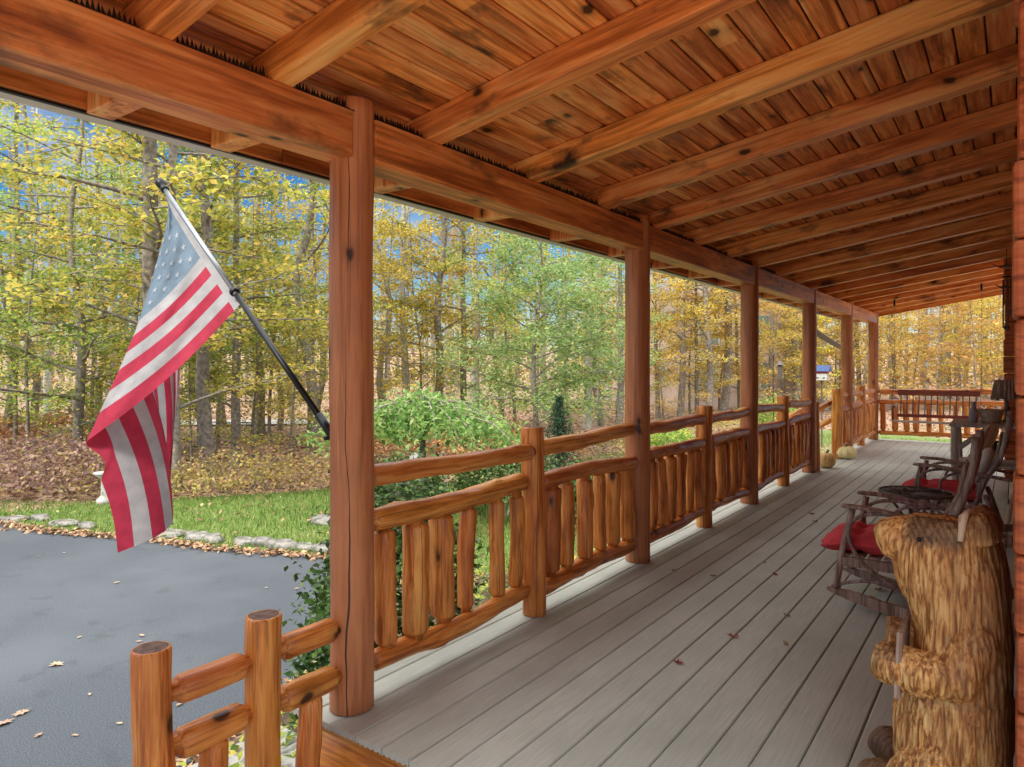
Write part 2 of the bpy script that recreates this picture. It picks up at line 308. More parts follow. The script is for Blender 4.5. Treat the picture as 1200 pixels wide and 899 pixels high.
class MB:
    def __init__(s): s.v = []; s.f = []; s.m = []
    def add(s, v, f, m=0):
        n = len(s.v); s.v += [tuple(x) for x in v]; s.f += [tuple(i + n for i in q) for q in f]; s.m += [m] * len(f)
    def box(s, x0, x1, y0, y1, z0, z1, b=0.0, m=0):
        if b <= 0:
            v = [(x, y, z) for z in (z0, z1) for y in (y0, y1) for x in (x0, x1)]
            s.add(v, [(0, 2, 3, 1), (4, 5, 7, 6), (0, 1, 5, 4), (2, 6, 7, 3), (0, 4, 6, 2), (1, 3, 7, 5)], m); return
        bm = bmesh.new(); bmesh.ops.create_cube(bm, size=1)
        for q in bm.verts:
            q.co = Vector(((x0 + x1) / 2 + q.co.x * (x1 - x0), (y0 + y1) / 2 + q.co.y * (y1 - y0), (z0 + z1) / 2 + q.co.z * (z1 - z0)))
        bmesh.ops.bevel(bm, geom=bm.edges[:], offset=b, segments=2, affect='EDGES', profile=0.5)
        bm.verts.index_update()
        s.add([q.co for q in bm.verts], [tuple(q.index for q in f.verts) for f in bm.faces], m); bm.free()
    def tube(s, pts, radii, n=8, cap=True, m=0, flat=1.0):
        pts = [Vector(p) for p in pts]
        if not hasattr(radii, '__len__'): radii = [radii] * len(pts)
        rings = []; up = None
        for i, p in enumerate(pts):
            t = (pts[min(i + 1, len(pts) - 1)] - pts[max(i - 1, 0)]).normalized()
            if up is None: up = Vector((0, 0, 1)) if abs(t.z) < 0.9 else Vector((1, 0, 0))
            a = t.cross(up).normalized(); bb = a.cross(t).normalized(); up = bb
            rings.append([p + (a * math.cos(k * 2 * math.pi / n) * flat + bb * math.sin(k * 2 * math.pi / n)) * radii[i] for k in range(n)])
        v = [q for r in rings for q in r]; f = []
        for i in range(len(pts) - 1):
            for k in range(n):
                f.append((i * n + k, i * n + (k + 1) % n, (i + 1) * n + (k + 1) % n, (i + 1) * n + k))
        if cap:
            f.append(tuple(range(n - 1, -1, -1))); f.append(tuple((len(pts) - 1) * n + k for k in range(n)))
        s.add(v, f, m)
    def lathe(s, prof, n=24, c=(0, 0, 0), m=0, wob=None):
        v = []; f = []
        for (r, z) in prof:
            for k in range(n):
                a = 2 * math.pi * k / n; rr = r * (wob(a, z) if wob else 1)
                v.append((c[0] + rr * math.cos(a), c[1] + rr * math.sin(a), c[2] + z))
        for i in range(len(prof) - 1):
            for k in range(n):
                f.append((i * n + k, i * n + (k + 1) % n, (i + 1) * n + (k + 1) % n, (i + 1) * n + k))
        f.append(tuple(range(n - 1, -1, -1))); f.append(tuple((len(prof) - 1) * n + k for k in range(n)))
        s.add(v, f, m)
    def build(s, name, mat, parent=None, smooth=False, loc=None, mats=None):
        return link_mesh(name, s.v, s.f, mat, parent, smooth, loc, mats, s.m if mats else None)

def zquat(d, spin=0.0):
    d = Vector(d).normalized()
    return d.to_track_quat('Z', 'Y') @ Quaternion((0, 0, 1), spin)
def curve_pts(pts, n=8):                       # Catmull-Rom through control points
    P = [Vector(p) for p in pts]; P = [2 * P[0] - P[1]] + P + [2 * P[-1] - P[-2]]; out = []
    for i in range(1, len(P) - 2):
        for k in range(n):
            t = k / n; a, b, c, d = P[i - 1:i + 3]
            out.append(0.5 * ((2 * b) + (c - a) * t + (2 * a - 5 * b + 4 * c - d) * t * t + (3 * b - a - 3 * c + d) * t ** 3))
    out.append(P[-2]); return out

def log_mesh(L, r, seed, tenon=(0, 0), lump=0.10, bow=0.01, n=20, taper=0.0, chamfer=0.008):
    """a hand-peeled log along local Z from 0 to L; tenon = (at foot, at head): shoulder length, 0 for a chamfered cut"""
    zs = []; rs = []
    if tenon[0]: zs += [0, tenon[0], tenon[0] + 0.004, tenon[0] + 0.014]; rs += [0.60, 0.62, 0.88, 0.99]
    else: zs += [0, 0.0005, chamfer]; rs += [0.85, 0.92, 1.0]
    z0 = zs[-1]
    if tenon[1]: tz = [L - tenon[1] - 0.014, L - tenon[1] - 0.004, L - tenon[1], L]; tr = [0.99, 0.88, 0.62, 0.60]
    else: tz = [L - chamfer, L - 0.0005, L]; tr = [1.0, 0.92, 0.85]
    k = max(4, int((tz[0] - z0) / 0.045))
    for i in range(1, k): zs.append(z0 + (tz[0] - z0) * i / k); rs.append(1.0)
    zs += tz; rs += tr
    rng = random.Random(seed); o = Vector((rng.uniform(0, 90), rng.uniform(0, 90), rng.uniform(0, 90)))
    knobs = [(rng.uniform(0, 2 * math.pi), rng.uniform(0.1, 0.9) * L, rng.uniform(0.05, 0.16)) for _ in range(int(2 + L * 3))]
    v = []; f = []
    for z, s in zip(zs, rs):
        bx = bow * (noise.noise(o + Vector((z * 1.6, 0, 0)))) * 2; by = bow * (noise.noise(o + Vector((0, z * 1.6, 5)))) * 2
        for q in range(n):
            a = 2 * math.pi * q / n
            k1 = 1 + lump * (noise.noise(o + Vector((math.cos(a) * 1.1, math.sin(a) * 1.1, z * 5.0)))) + 0.35 * lump * noise.noise(o + Vector((math.cos(a) * 2.6, math.sin(a) * 2.6, z * 22)))
            for (ka, kz, kh) in knobs:
                da = (a - ka + math.pi) % (2 * math.pi) - math.pi
                k1 += kh * lump * 10 * 1.1 * math.exp(-(da * r / 0.025) ** 2 - ((z - kz) / 0.03) ** 2)
            rr = r * s * k1 * (1 - taper * z / L)
            v.append((bx + rr * math.cos(a), by + rr * math.sin(a), z))
    R = len(zs)
    for i in range(R - 1):
        for q in range(n): f.append((i * n + q, i * n + (q + 1) % n, (i + 1) * n + (q + 1) % n, (i + 1) * n + q))
    fm = [0] * len(f)
    f.append(tuple(range(n - 1, -1, -1))); f.append(tuple((R - 1) * n + q for q in range(n))); fm += [1, 1]
    return v, f, fm
def log(name, p0, p1, r, seed, parent=None, mat='log', spin=0.0, **kw):
    p0, p1 = Vector(p0), Vector(p1); v, f, fm = log_mesh((p1 - p0).length, r, seed, **kw)
    o = link_mesh(name, v, f, None, None, True, None, [M[mat], M['endgrain']], fm)
    return place(o, parent, p0, zquat(p1 - p0, spin))
def timber(name, p0, p1, w, h, parent=None, mat='beam', b=0.006, up=(0, 0, 1)):
    """squared timber from p0 to p1 (centre line), grain along local Z; h is measured along `up`"""
    p0, p1 = Vector(p0), Vector(p1); mb = MB(); mb.box(-w / 2, w / 2, -h / 2, h / 2, 0, (p1 - p0).length, b)
    o = mb.build(name, M[mat]); z = (p1 - p0).normalized(); u = Vector(up); u = (u - z * u.dot(z)).normalized(); x = u.cross(z)
    q = Matrix((x, u, z)).transposed().to_quaternion()
    return place(o, parent, p0, q)

# ------------------------------------------------------------------ leaves and plants
def leaf_arrays(cen, size, rng, up=0.5, aspect=0.62, droop=0.0, var=0.35):
    n = len(cen)
    nor = rng.normal(size=(n, 3)); nor[:, 2] = np.abs(nor[:, 2]) + up * 2; nor /= np.linalg.norm(nor, axis=1)[:, None]
    t = rng.normal(size=(n, 3)); t[:, 2] -= droop * 2; t -= nor * (t * nor).sum(1)[:, None]; t /= np.linalg.norm(t, axis=1)[:, None] + 1e-9
    s = np.cross(nor, t); L = size * (1 + var * rng.uniform(-1, 1, n)); L = L[:, None]; W = L * aspect * 0.5
    a = cen - t * L * 0.5; c = cen + t * L * 0.5 - nor * L * 0.08
    b = cen + s * W + nor * L * 0.07 - t * L * 0.06; d = cen - s * W + nor * L * 0.07 - t * L * 0.06
    return np.stack([a, b, c, d], 1).reshape(-1, 3)
def quad_mesh(name, V, mat):
    n = len(V) // 4; me = bpy.data.meshes.new(name)
    me.vertices.add(len(V)); me.vertices.foreach_set('co', np.ascontiguousarray(V, dtype=np.float32).ravel())
    me.loops.add(len(V)); me.loops.foreach_set('vertex_index', np.arange(len(V), dtype=np.int32))
    me.polygons.add(n); me.polygons.foreach_set('loop_start', np.arange(0, len(V), 4, dtype=np.int32))
    try: me.polygons.foreach_set('loop_total', np.full(n, 4, dtype=np.int32))
    except Exception: pass
    me.materials.append(mat); me.update(calc_edges=True); me.validate()
    return me
def leaf_object(name, V, mat, parent=None, loc=None):
    o = bpy.data.objects.new(name, quad_mesh(name, V, mat)); C.objects.link(o)
    if parent: o.parent = parent
    if loc is not None: o.location = loc
    return o

def grow(seed, H, r0, nb, zlo, zhi, blen, nleaf, lsize, rise=0.25, flat=0.08, spread=0.15, sub=5, wob=0.25, flare=1.35, sides=9, droop=0.0, bark='bark', leaf='l_yg', up=0.5):
    """one tree at the origin: (trunk mesh with its limbs, crown mesh)"""
    rng = np.random.default_rng(seed); R = random.Random(seed); mb = MB()
    path = []; rr = []
    for i in range(15):
        t = i / 14; z = H * t
        path.append(Vector((wob * noise.noise(Vector((seed * 3.1, z * 0.35, 0))), wob * noise.noise(Vector((seed * 5.7, 9, z * 0.35))), z - 0.15)))
        rr.append(r0 * (1 - 0.82 * t) * (flare if i == 0 else 1.0))
    path.insert(1, path[0].lerp(path[1], 0.25)); rr.insert(1, r0 * 1.06)
    mb.tube(path, rr, sides)
    def on_trunk(z):
        t = max(0, min(0.999, z / H)) * 14; i = int(t)
        P = [path[0]] + path[2:]; return P[i].lerp(P[i + 1], t - i), r0 * (1 - 0.82 * z / H)
    tw = []                                    # twig segments that carry leaves: (a, b)
    for k in range(nb):
        u = (k + R.uniform(0.1, 0.9)) / nb; z = zlo + (zhi - zlo) * u; p, r = on_trunk(z)
        az = k * 2.39996 + R.uniform(-0.5, 0.5); L = blen * R.uniform(0.65, 1.15) * (1 - 0.45 * max(0, (z / H - 0.4)))
        d = Vector((math.cos(az), math.sin(az), rise + R.uniform(-0.15, 0.25))).normalized()
        pts = [p]; q = p.copy()
        for s in range(5):
            d = (d + Vector((R.uniform(-.22, .22), R.uniform(-.22, .22), R.uniform(-.14, .10) - droop * 0.3))).normalized(); q = q + d * L / 5; pts.append(q.copy())
        br = min(r * 0.45, 0.012 + L * 0.011); mb.tube(pts, [br * (1 - 0.75 * s / 5) for s in range(6)], 5, cap=False)
        for s in range(2, 5): tw.append((pts[s], pts[s + 1]))
        for j in range(sub):
            s = R.uniform(0.8, 4.6); i = int(s); b0 = pts[i].lerp(pts[i + 1], s - i)
            d2 = (pts[i + 1] - pts[i]).normalized(); side = d2.cross(Vector((0, 0, 1))).normalized() * R.choice((-1, 1))
            d2 = (d2 * 0.6 + side * R.uniform(0.5, 1.0) + Vector((0, 0, R.uniform(-0.25, 0.35) - droop))).normalized(); l2 = L * R.uniform(0.22, 0.45)
            m1 = b0 + d2 * l2 * 0.5 + Vector((0, 0, R.uniform(-.05, .08))); e = b0 + d2 * l2 - Vector((0, 0, droop * l2 * 0.4))
            mb.tube([b0, m1, e], [br * 0.4, br * 0.28, br * 0.12], 4, cap=False); tw += [(b0.lerp(m1, 0.3), m1), (m1, e), (m1, e)]
    A = np.array([a for a, b in tw]); B = np.array([b for a, b in tw]); ln = np.linalg.norm(B - A, axis=1); w = ln * rng.uniform(0.25, 1.75, len(ln)); w /= w.sum()
    i = rng.choice(len(tw), nleaf, p=w); t = rng.uniform(0, 1.1, nleaf)[:, None]
    cen = A[i] + (B[i] - A[i]) * t + rng.normal(size=(nleaf, 3)) * np.array([spread, spread, flat])
    cen[:, 2] -= 0.02
    me = bpy.data.meshes.new('trunk'); me.from_pydata(mb.v, [], mb.f); me.materials.append(M[bark])
    me.polygons.foreach_set('use_smooth', [True] * len(me.polygons)); me.update()
    return me, quad_mesh('crown', leaf_arrays(cen, lsize, rng, up, droop=droop), M[leaf])

def plant_tree(proto, name, label, cat, p, s=1.0, rz=0.0, leaf=None, bark=None, group=None, lean=(0, 0), sz=None):
    root = thing(name, label, cat, p, group)
    root.rotation_euler = (lean[0], lean[1], rz); root.scale = (s, s, sz or s)
    for nm, me, mt in (('trunk', proto[0], bark), ('crown', proto[1], leaf)):
        o = bpy.data.objects.new(nm, me); C.objects.link(o); o.parent = root
        if mt: o.material_slots[0].link = 'OBJECT'; o.material_slots[0].material = M[mt]
    return root
def bush_mesh(seed, r, h, n, size, up=0.3, aspect=0.6, shell=0.55, lumps=0.25):
    rng = np.random.default_rng(seed); d = rng.normal(size=(n, 3)); d[:, 2] = np.abs(d[:, 2]) * 0.9 - 0.15; d /= np.linalg.norm(d, axis=1)[:, None]
    k = np.array([1 + lumps * noise.noise(Vector((float(x) * 2.2 + seed, float(y) * 2.2, float(z) * 2.2))) * 1.6 for x, y, z in d])
    q = k * rng.uniform(shell, 1.0, n) ** 0.7 * (1 + 0.45 * rng.uniform(0, 1, n) ** 5)
    cen = d * q[:, None] * np.array([r, r, h * 0.62]) + np.array([0, 0, h * 0.38]); cen[:, 2] = np.maximum(cen[:, 2], 0.02)
    return leaf_arrays(cen, size, rng, up, aspect)
def stem_cluster(mb, R, h, r, n=6, rad0=0.012):
    for k in range(n):
        a = R.uniform(0, 6.28); e = Vector((math.cos(a) * r * R.uniform(.2, .8), math.sin(a) * r * R.uniform(.2, .8), h * R.uniform(.6, .9)))
        mb.tube([(e.x * .1, e.y * .1, -0.05), e * 0.5 + Vector((R.uniform(-.05, .05), 0, 0.05)), e], [rad0, rad0 * .7, rad0 * .3], 5, cap=False)

# ================================================================== THE PORCH
POST_Y = [1.79, 4.27, 6.70, 9.10, 11.50, 13.90]
CEDAR_WORDS = ['first log post, beside the flag pole bracket with a long dark crack', 'second log post from the camera, between two log railings', 'third log post along the porch edge, between railings',
               'fourth log post, at the near side of the steps with the pumpkins', 'fifth log post, just beyond the short stair rail post', 'last log post at the far corner of the porch']
for k, y in enumerate(POST_Y):
    spin = math.pi + math.atan2(-y, 2.05) + (-0.22 if k == 0 else [0, 1.1, 2.4, 0.5, 3.0, 1.0][k])
    t = log('log_post', (PX, y, 0), (PX, y, 2.31), 0.083, 100 + k, None, 'post', spin, lump=0.025, bow=0.004, n=32, chamfer=0.006)
    tag(t, 'round reddish brown ' + CEDAR_WORDS[k], 'porch post', 'round log posts holding up the porch roof')

def railing(label, y0, y1, ra, rb, nb, seed, x0=PX, x1=PX, zoff=0.0, group='log railings along the porch edge', br=0.050, horiz_pt=None):
    """one railing panel between posts: three log rails and its balusters"""
    a = Vector((x0, y0, zoff)); b = Vector((x1, y1, zoff)); d = (b - a).normalized(); a2 = a + d * (ra - 0.035); b2 = b - d * (rb - 0.035)
    mid = (a + b) / 2; t = thing('log_railing', label, 'railing', mid, group)
    R = random.Random(seed)
    for nm, z, r in (('top_rail', 0.872, 0.043), ('middle_rail', 0.69, 0.045), ('bottom_rail', 0.135, 0.043)):
        dz = R.uniform(-0.012, 0.012)
        log(nm, a2 + Vector((0, 0, z + dz)), b2 + Vector((0, 0, z - dz)), r * R.uniform(0.95, 1.08), seed * 7 + int(z * 100), t, 'log', R.uniform(0, 6.28), tenon=(0.05, 0.05), lump=0.16, bow=0.017 if y0 < 4 else 0.010)
    L = (b2 - a2).length - 0.07
    for k in range(nb):
        u = (k + 0.5 + R.uniform(-0.12, 0.12)) / nb; p = a2 + d * (0.035 + L * u); r = br * R.choice((0.78, 0.88, 0.96, 1.02, 1.12))
        tilt = Vector((R.uniform(-.008, .008), R.uniform(-.012, .012), 0))
        log('baluster', p + Vector((0, 0, 0.155)), p + tilt + Vector((0, 0, 0.672)), r, seed * 31 + k, t, 'log', R.uniform(-1.3, 1.3), tenon=(0.03, 0.03), lump=0.17, bow=0.014, n=18)
    return t
def rpost(label, x, y, h, r, seed, z0=0.0, group='short railing posts'):
    t = log('railing_post', (x, y, z0), (x, y, h), r, seed, None, 'log', random.Random(seed).uniform(0, 6.28), lump=0.07, bow=0.008, n=24)
    return tag(t, label, 'railing post', group)
mids = [3.03, 5.49, 7.90]
words = ['nearest', 'second', 'third']
for k, y in enumerate(mids):
    rpost(f'orange log railing post midway between the {["first and second", "second and third", "third and fourth"][k]} roof posts', PX, y, 0.985, 0.062, 210 + k)
    lo = ['right of the first post, with six thick balusters', 'just past the second post, with slimmer balusters', 'just past the third post, with slim balusters'][k]
    hi = ['ending at the second post, six balusters under it', 'ending at the third post, in front of the pale house', 'ending at the fourth post, just before the pumpkins'][k]
    railing('peeled log railing panel ' + lo, POST_Y[k], y, 0.083, 0.062, 6, 300 + k)
    railing('peeled log railing panel ' + hi, y, POST_Y[k + 1], 0.062, 0.083, 6, 320 + k)
# far section beyond the steps
rpost('rough orange stair rail post beside the cream pumpkin', PX + 0.02, 10.69, 0.99, 0.075, 230)
rpost('orange railing post between the last two roof posts', PX, 12.70, 0.985, 0.062, 231)
railing('short log railing panel between stair rail post and the fifth roof post', 10.69, 11.50, 0.075, 0.083, 4, 340)
railing('log railing panel just past the fifth roof post', 11.50, 12.70, 0.083, 0.062, 6, 341)
railing('log railing panel ending at the far corner post', 12.70, 13.90, 0.062, 0.083, 6, 342)
# end of the porch
rpost('orange railing post at the right end of the far railing by the house', 0.02, 13.95, 0.985, 0.062, 233)
railing('long log railing closing the far end of the porch behind the swing', 13.9, 13.95, 0.083, 0.062, 11, 343, x0=PX, x1=0.02, br=0.05)
# stair rails at the opening between the fourth post and the stair post
for y, sd, lb in ((10.69, 350, 'sloping log stair rail going down behind the cream pumpkin'), (9.27, 351, 'sloping log stair rail going down beside the fourth roof post')):
    t = thing('stair_railing', lb, 'stair railing', (-2.6, y, 0), 'stair railings')
    for nm, z in (('top_rail', 0.80), ('lower_rail', 0.56)):
        log(nm, (PX - 0.04, y, z), (-3.15, y, z - 0.62), 0.042, sd + int(z * 10), t, 'log', 0, tenon=(0.04, 0.04), lump=0.1, bow=0.01)
    log('newel', (-3.17, y, GZ), (-3.17, y, 0.32), 0.06, sd + 50, t, 'log', 0, lump=0.08)
    for k in range(3):
        x = -2.38 - 0.27 * k; zz = 0.52 - 0.56 * (PX - 0.04 - x) 
        log('baluster', (x, y, zz - 0.62), (x, y, zz + 0.02), 0.042, sd + 60 + k, t, 'log', 0, tenon=(0.02, 0.02), lump=0.12)
rpost('low dark log stub just behind the fourth roof post by the tan pumpkin', PX + 0.03, 9.27, 0.86, 0.055, 236)
st = thing('porch_steps', 'grey board steps going down between the pumpkins', 'steps', (-2.6, 9.98, GZ))
for k in range(3):
    mb = MB(); mb.box(-2.50 - 0.29 * k, -2.21 - 0.29 * k, 9.36, 10.60, -0.03 - 0.175 * (k + 1), -0.175 * (k + 1), 0.006); place(mb.build('tread', M['deck']), st, (0, 0, 0))
    mb = MB(); mb.box(-2.24 - 0.29 * k, -2.22 - 0.29 * k, 9.38, 10.58, -0.175 * (k + 1), -0.032 - 0.175 * k + (0.0 if k else 0.0), 0.002); place(mb.build('riser', M['wallog']), st, (0, 0, 0))

# lower railing beside the near steps (its posts stand on the landing below the deck)
rpost('nearest log railing post, cut off dark flat top at lower left of the flag', PX, 1.035, 0.475, 0.055, 240, -0.36, 'log railing posts beside the near steps')
rpost('second low log post with dark flat top, nearer the first roof post', PX, 1.40, 0.465, 0.059, 241, -0.36, 'log railing posts beside the near steps')
def low_rail(lb, y0, y1, ra, rb, sd, nb):
    t = thing('log_railing', lb, 'railing', (PX, (y0 + y1) / 2, -0.36), 'low railings beside the near steps')
    for nm, z, r in (('top_rail', 0.325, 0.044), ('lower_rail', 0.155, 0.046), ('bottom_rail', -0.25, 0.042)):
        log(nm, (PX, y0 + ra - 0.03, z), (PX, y1 - rb + 0.03, z), r, sd + int(z * 50), t, 'log', 1.0 + z, tenon=(0.045, 0.045), lump=0.10, bow=0.006)
    for k in range(nb):
        y = y0 + ra + (y1 - rb - y0 - ra) * (k + 0.5) / nb
        log('baluster', (PX, y, -0.23), (PX, y, 0.14), 0.043, sd + 20 + k, t, 'log', 0.3, tenon=(0.02, 0.02), lump=0.1, n=16)
low_rail('low log railing between the two dark topped posts near the driveway', 1.035, 1.40, 0.055, 0.059, 400, 1)
low_rail('low log railing joining the dark topped post to the first roof post', 1.40, 1.79, 0.059, 0.083, 420, 1)
mb = MB(); mb.box(-2.25, 0.4, -2.5, 1.55, -0.40, -0.36, 0.006)
tag(mb.build('landing', M['deck']), kind='structure')

# deck
def build_deck():
    t = thing('porch_deck', 'long grey board porch floor with dark gaps and scalloped board ends', 'deck', (-1, 8, 0))
    mb = MB(); p = 0.131; w = p - 0.005
    prof = [(0.0, -0.004), (0.004, 0.0), (w - 0.004, 0.0), (w, -0.004), (w, -0.024)]
    n = 5
    for i in range(n):
        x1 = w - w * i / n; x0 = w - w * (i + 1) / n; g = 0.22 * (x1 - x0)
        prof += [(x1 - g, -0.024), ((x0 + x1) / 2, -0.016), (x0 + g, -0.024)] if True else []
    prof += [(0.0, -0.024)]
    k0 = int(math.floor((-2.17 + 0.44) / p)); x = -0.44 + k0 * p
    while x < 1.2:
        cuts = [1.655, 14.1]
        for y0, y1 in zip(cuts[:-1], cuts[1:]):
            v = [(x + a + 0.0025, y0, z) for a, z in prof] + [(x + a + 0.0025, y1, z) for a, z in prof]; m = len(prof)
            f = [tuple(range(m)), tuple(range(2 * m - 1, m - 1, -1))] + [(i, m + i, m + (i + 1) % m, (i + 1) % m) for i in range(m)]
            mb.add(v, f)
        x += p
    place(mb.build('decking', M['deck']), t, (0, 0, 0))
    mb = MB(); mb.box(-2.10, 1.0, 1.80, 14.0, -0.16, -0.06); place(mb.build('joists', M['soil']), t, (0, 0, 0))
    log('rim_log', (-2.16, 1.80, -0.163), (0.6, 1.80, -0.163), 0.135, 77, t, 'log', 0.4, lump=0.03, bow=0.004, n=28)
    log('rim_log', (-2.03, 1.95, -0.165), (-2.03, 14.0, -0.165), 0.13, 78, t, 'log', 0.4, lump=0.03, bow=0.01, n=16)
    for y in (2.2, 5, 8, 11, 13.6): log('pier', (-1.9, y, GZ - 0.1), (-1.9, y, -0.28), 0.1, 79, t, 'log', 0.4, lump=0.03)
build_deck()

# roof
SL = 0.157
def rz(x): return 2.25 + SL * (x + 1.98)       # underside of the rafters
RY = [-1.6, -0.85, -0.1, 0.55, 0.975, 1.39] + [2.138 + 0.757 * k for k in range(16)]
def build_roof():
    t = thing('porch_roof', 'sloping stained plank porch ceiling on exposed rafters and a long beam', 'porch roof', (-1, 6, 2.3))
    ang = math.atan(SL); cx = math.cos(ang)
    # planks: built in a flat local frame (x up the slope, grain along local z = world y), then tilted
    mb = MB(); pitch = 0.106; n = int(2.75 / cx / pitch) + 1
    for k in range(n):
        x = k * pitch
        mb.box(x + 0.0032, x + pitch - 0.0032, 0.0, 0.018, 0, 17.0, 0.007)
    o = mb.build('ceiling_planks', M['plank'])
    ex = Vector((cx, 0, math.sin(ang))); ez = Vector((0, 1, 0)); ey = ez.cross(ex)
    if ey.z < 0: pass
    q = Matrix((ex, ey, ez)).transposed().to_quaternion(); 
    base = Vector((-2.40, -2.6, rz(-2.40) + 0.115 / cx))
    place(o, t, base + Vector((0, 0, 0.019)) , q)
    mb = MB(); mb.add([base + ex * a + Vector((0, b, 0.028 + c)) for c in (0, 0.05) for a, b in ((-0.02, 0), (2.85, 0), (2.85, 17), (-0.02, 17))], [(0, 1, 2, 3), (4, 7, 6, 5), (0, 4, 5, 1), (2, 6, 7, 3), (0, 3, 7, 4), (1, 5, 6, 2)])
    place(mb.build('roof_deck', M['roofgrey']), t, (0, 0, 0))
    for k, y in enumerate(RY):
        w = 0.085 if y < 2 else 0.095; zc = 0.115 / 2
        timber('rafter', (-2.355, y + w / 2, rz(-2.355) + zc / cx), (0.36, y + w / 2, rz(0.36) + zc / cx), w, 0.113, t, 'rafter', 0.006)
        if y > -0.3:
            mb = MB(); mb.box(-2.354, -2.122, y + 0.002, y + w - 0.002, 2.092, rz(-2.36) + 0.004, 0.005); o = mb.build('rafter_tail', M['rafter']); place(o, t, (0, 0, 0))
    ends = [-2.5] + POST_Y
    for a, b in zip(ends[:-1], ends[1:]):
        y0 = a + (0.055 if a > 0 else 0); timber('beam', (PX, y0, 2.163), (PX, b - 0.055, 2.163), 0.14, 0.172, t, 'beam', 0.007)
    for a, b in ((-2.5, 1.7), (1.703, 5.9), (5.903, 10.1), (10.103, 14.3)):
        timber('fascia_board', (-2.373, a, 2.205), (-2.373, b, 2.205), 0.034, 0.19, t, 'beam', 0.004)
    mb = MB()                                   # gutter: an open K profile run along the eave
    pr = [(0, 0.0), (-0.07, 0.0), (-0.085, 0.02), (-0.085, 0.055), (-0.108, 0.085), (-0.108, 0.118), (-0.104, 0.118), (-0.104, 0.088), (-0.081, 0.058), (-0.081, 0.024), (-0.068, 0.004), (-0.004, 0.004), (-0.004, 0.118), (0, 0.118)]
    v = [(-2.392 + a, y, 2.106 + b) for y in (-2.5, 14.35) for a, b in pr]; m = len(pr)
    mb.add(v, [(i, (i + 1) % m, m + (i + 1) % m, m + i) for i in range(m)] + [tuple(range(m - 1, -1, -1)), tuple(range(m, 2 * m))])
    place(mb.build('gutter', M['gutter']), t, (0, 0, 0))
    mb = MB(); mb.box(-2.3905, -2.372, -2.5, 14.3, 2.1005, 2.109, 0.002); place(mb.build('drip_edge', M['black']), t, (0, 0, 0))
    mb = MB(); mb.tube(curve_pts([(-2.45, 11.0, 2.12), (-2.45, 11.0, 2.02), (-2.47, 11.1, 1.93), (-2.5, 11.6, 1.83), (-2.55, 13.4, 1.68), (-2.6, 14.8, 1.6), (-2.62, 15.0, 1.45), (-2.62, 15.0, GZ)], 5), 0.045, 10)
    place(mb.build('downspout', M['iron'], None, True), t, (0, 0, 0))
    # end verge
    timber('verge_board', (-2.36, 14.34, rz(-2.36) + 0.06), (0.36, 14.34, rz(0.36) + 0.06), 0.03, 0.15, t, 'beam', 0.004)
build_roof()

# spike strips on the beam top, one between each pair of rafters
R = random.Random(5)
seg = [(RY[k] + 0.10, RY[k + 1] - 0.012) for k in range(3, 13)]
for k, (a, b) in enumerate(seg):
    mb = MB(); y = a + 0.01; mb.box(-2.02, -1.985, a, b, 2.2495, 2.2525)
    while y < b:
        r = 0.0055; h = R.uniform(0.028, 0.042); x = -2.003 + R.uniform(-.002, .002); lx, ly = R.uniform(-.006, .006), R.uniform(-.003, .003)
        mb.add([(x - r, y - r, 2.252), (x + r, y - r, 2.252), (x + r, y + r, 2.252), (x - r, y + r, 2.252), (x + lx, y + ly, 2.252 + h)], [(0, 1, 4), (1, 2, 4), (2, 3, 4), (3, 0, 4)])
        y += 0.0135
    o = mb.build('spike_strip', M['black'])
    tag(o, 'strip of small black bird spikes on top of the beam between two rafters', 'spike strip', 'black bird spike strips along the beam')

# house
def build_house():
    t = thing('log_house', 'reddish brown log house wall and corner at the right edge of the porch', 'house', (0.4, 6, 0))
    zs = [-0.576 + 0.2 * k for k in range(17)]
    for nm, x0, x1, y0, y1, rough in (('corner_logs', 0.0, 0.6, 2.16, 2.36, 1), ('wall', 0.20, 0.40, 2.37, 9.9, 0), ('corner_logs', -0.10, 0.6, 9.91, 10.11, 1), ('wall', 0.42, 3.5, 9.92, 10.1, 0)):
        mb = MB()
        ln = (y1 - y0) if nm == 'wall' and x0 < 0.3 else (x1 - x0)
        for i, z in enumerate(zs):
            j = random.Random(i * 7 + int(y0)).uniform(-0.006, 0.01) if rough else 0
            if nm == 'wall' and x0 < 0.3: mb.box(-(x1 - x0), 0, z + 0.002, z + 0.198, 0, ln, 0.03)
            else: mb.box(0, (y1 - y0), z + 0.002, z + 0.198, j - 0.0, ln, 0.014)
        o = mb.build(nm, M['wallog'])
        if nm == 'wall' and x0 < 0.3:
            q = Matrix(((-1, 0, 0), (0, 0, 1), (0, 1, 0))).to_quaternion(); place(o, t, (x0 , y0, 0), q)
        else:
            q = Matrix((Vector((0, 1, 0)), Vector((0, 0, 1)), Vector((1, 0, 0)))).transposed().to_quaternion(); place(o, t, (x0, y0, 0), q)
build_house()

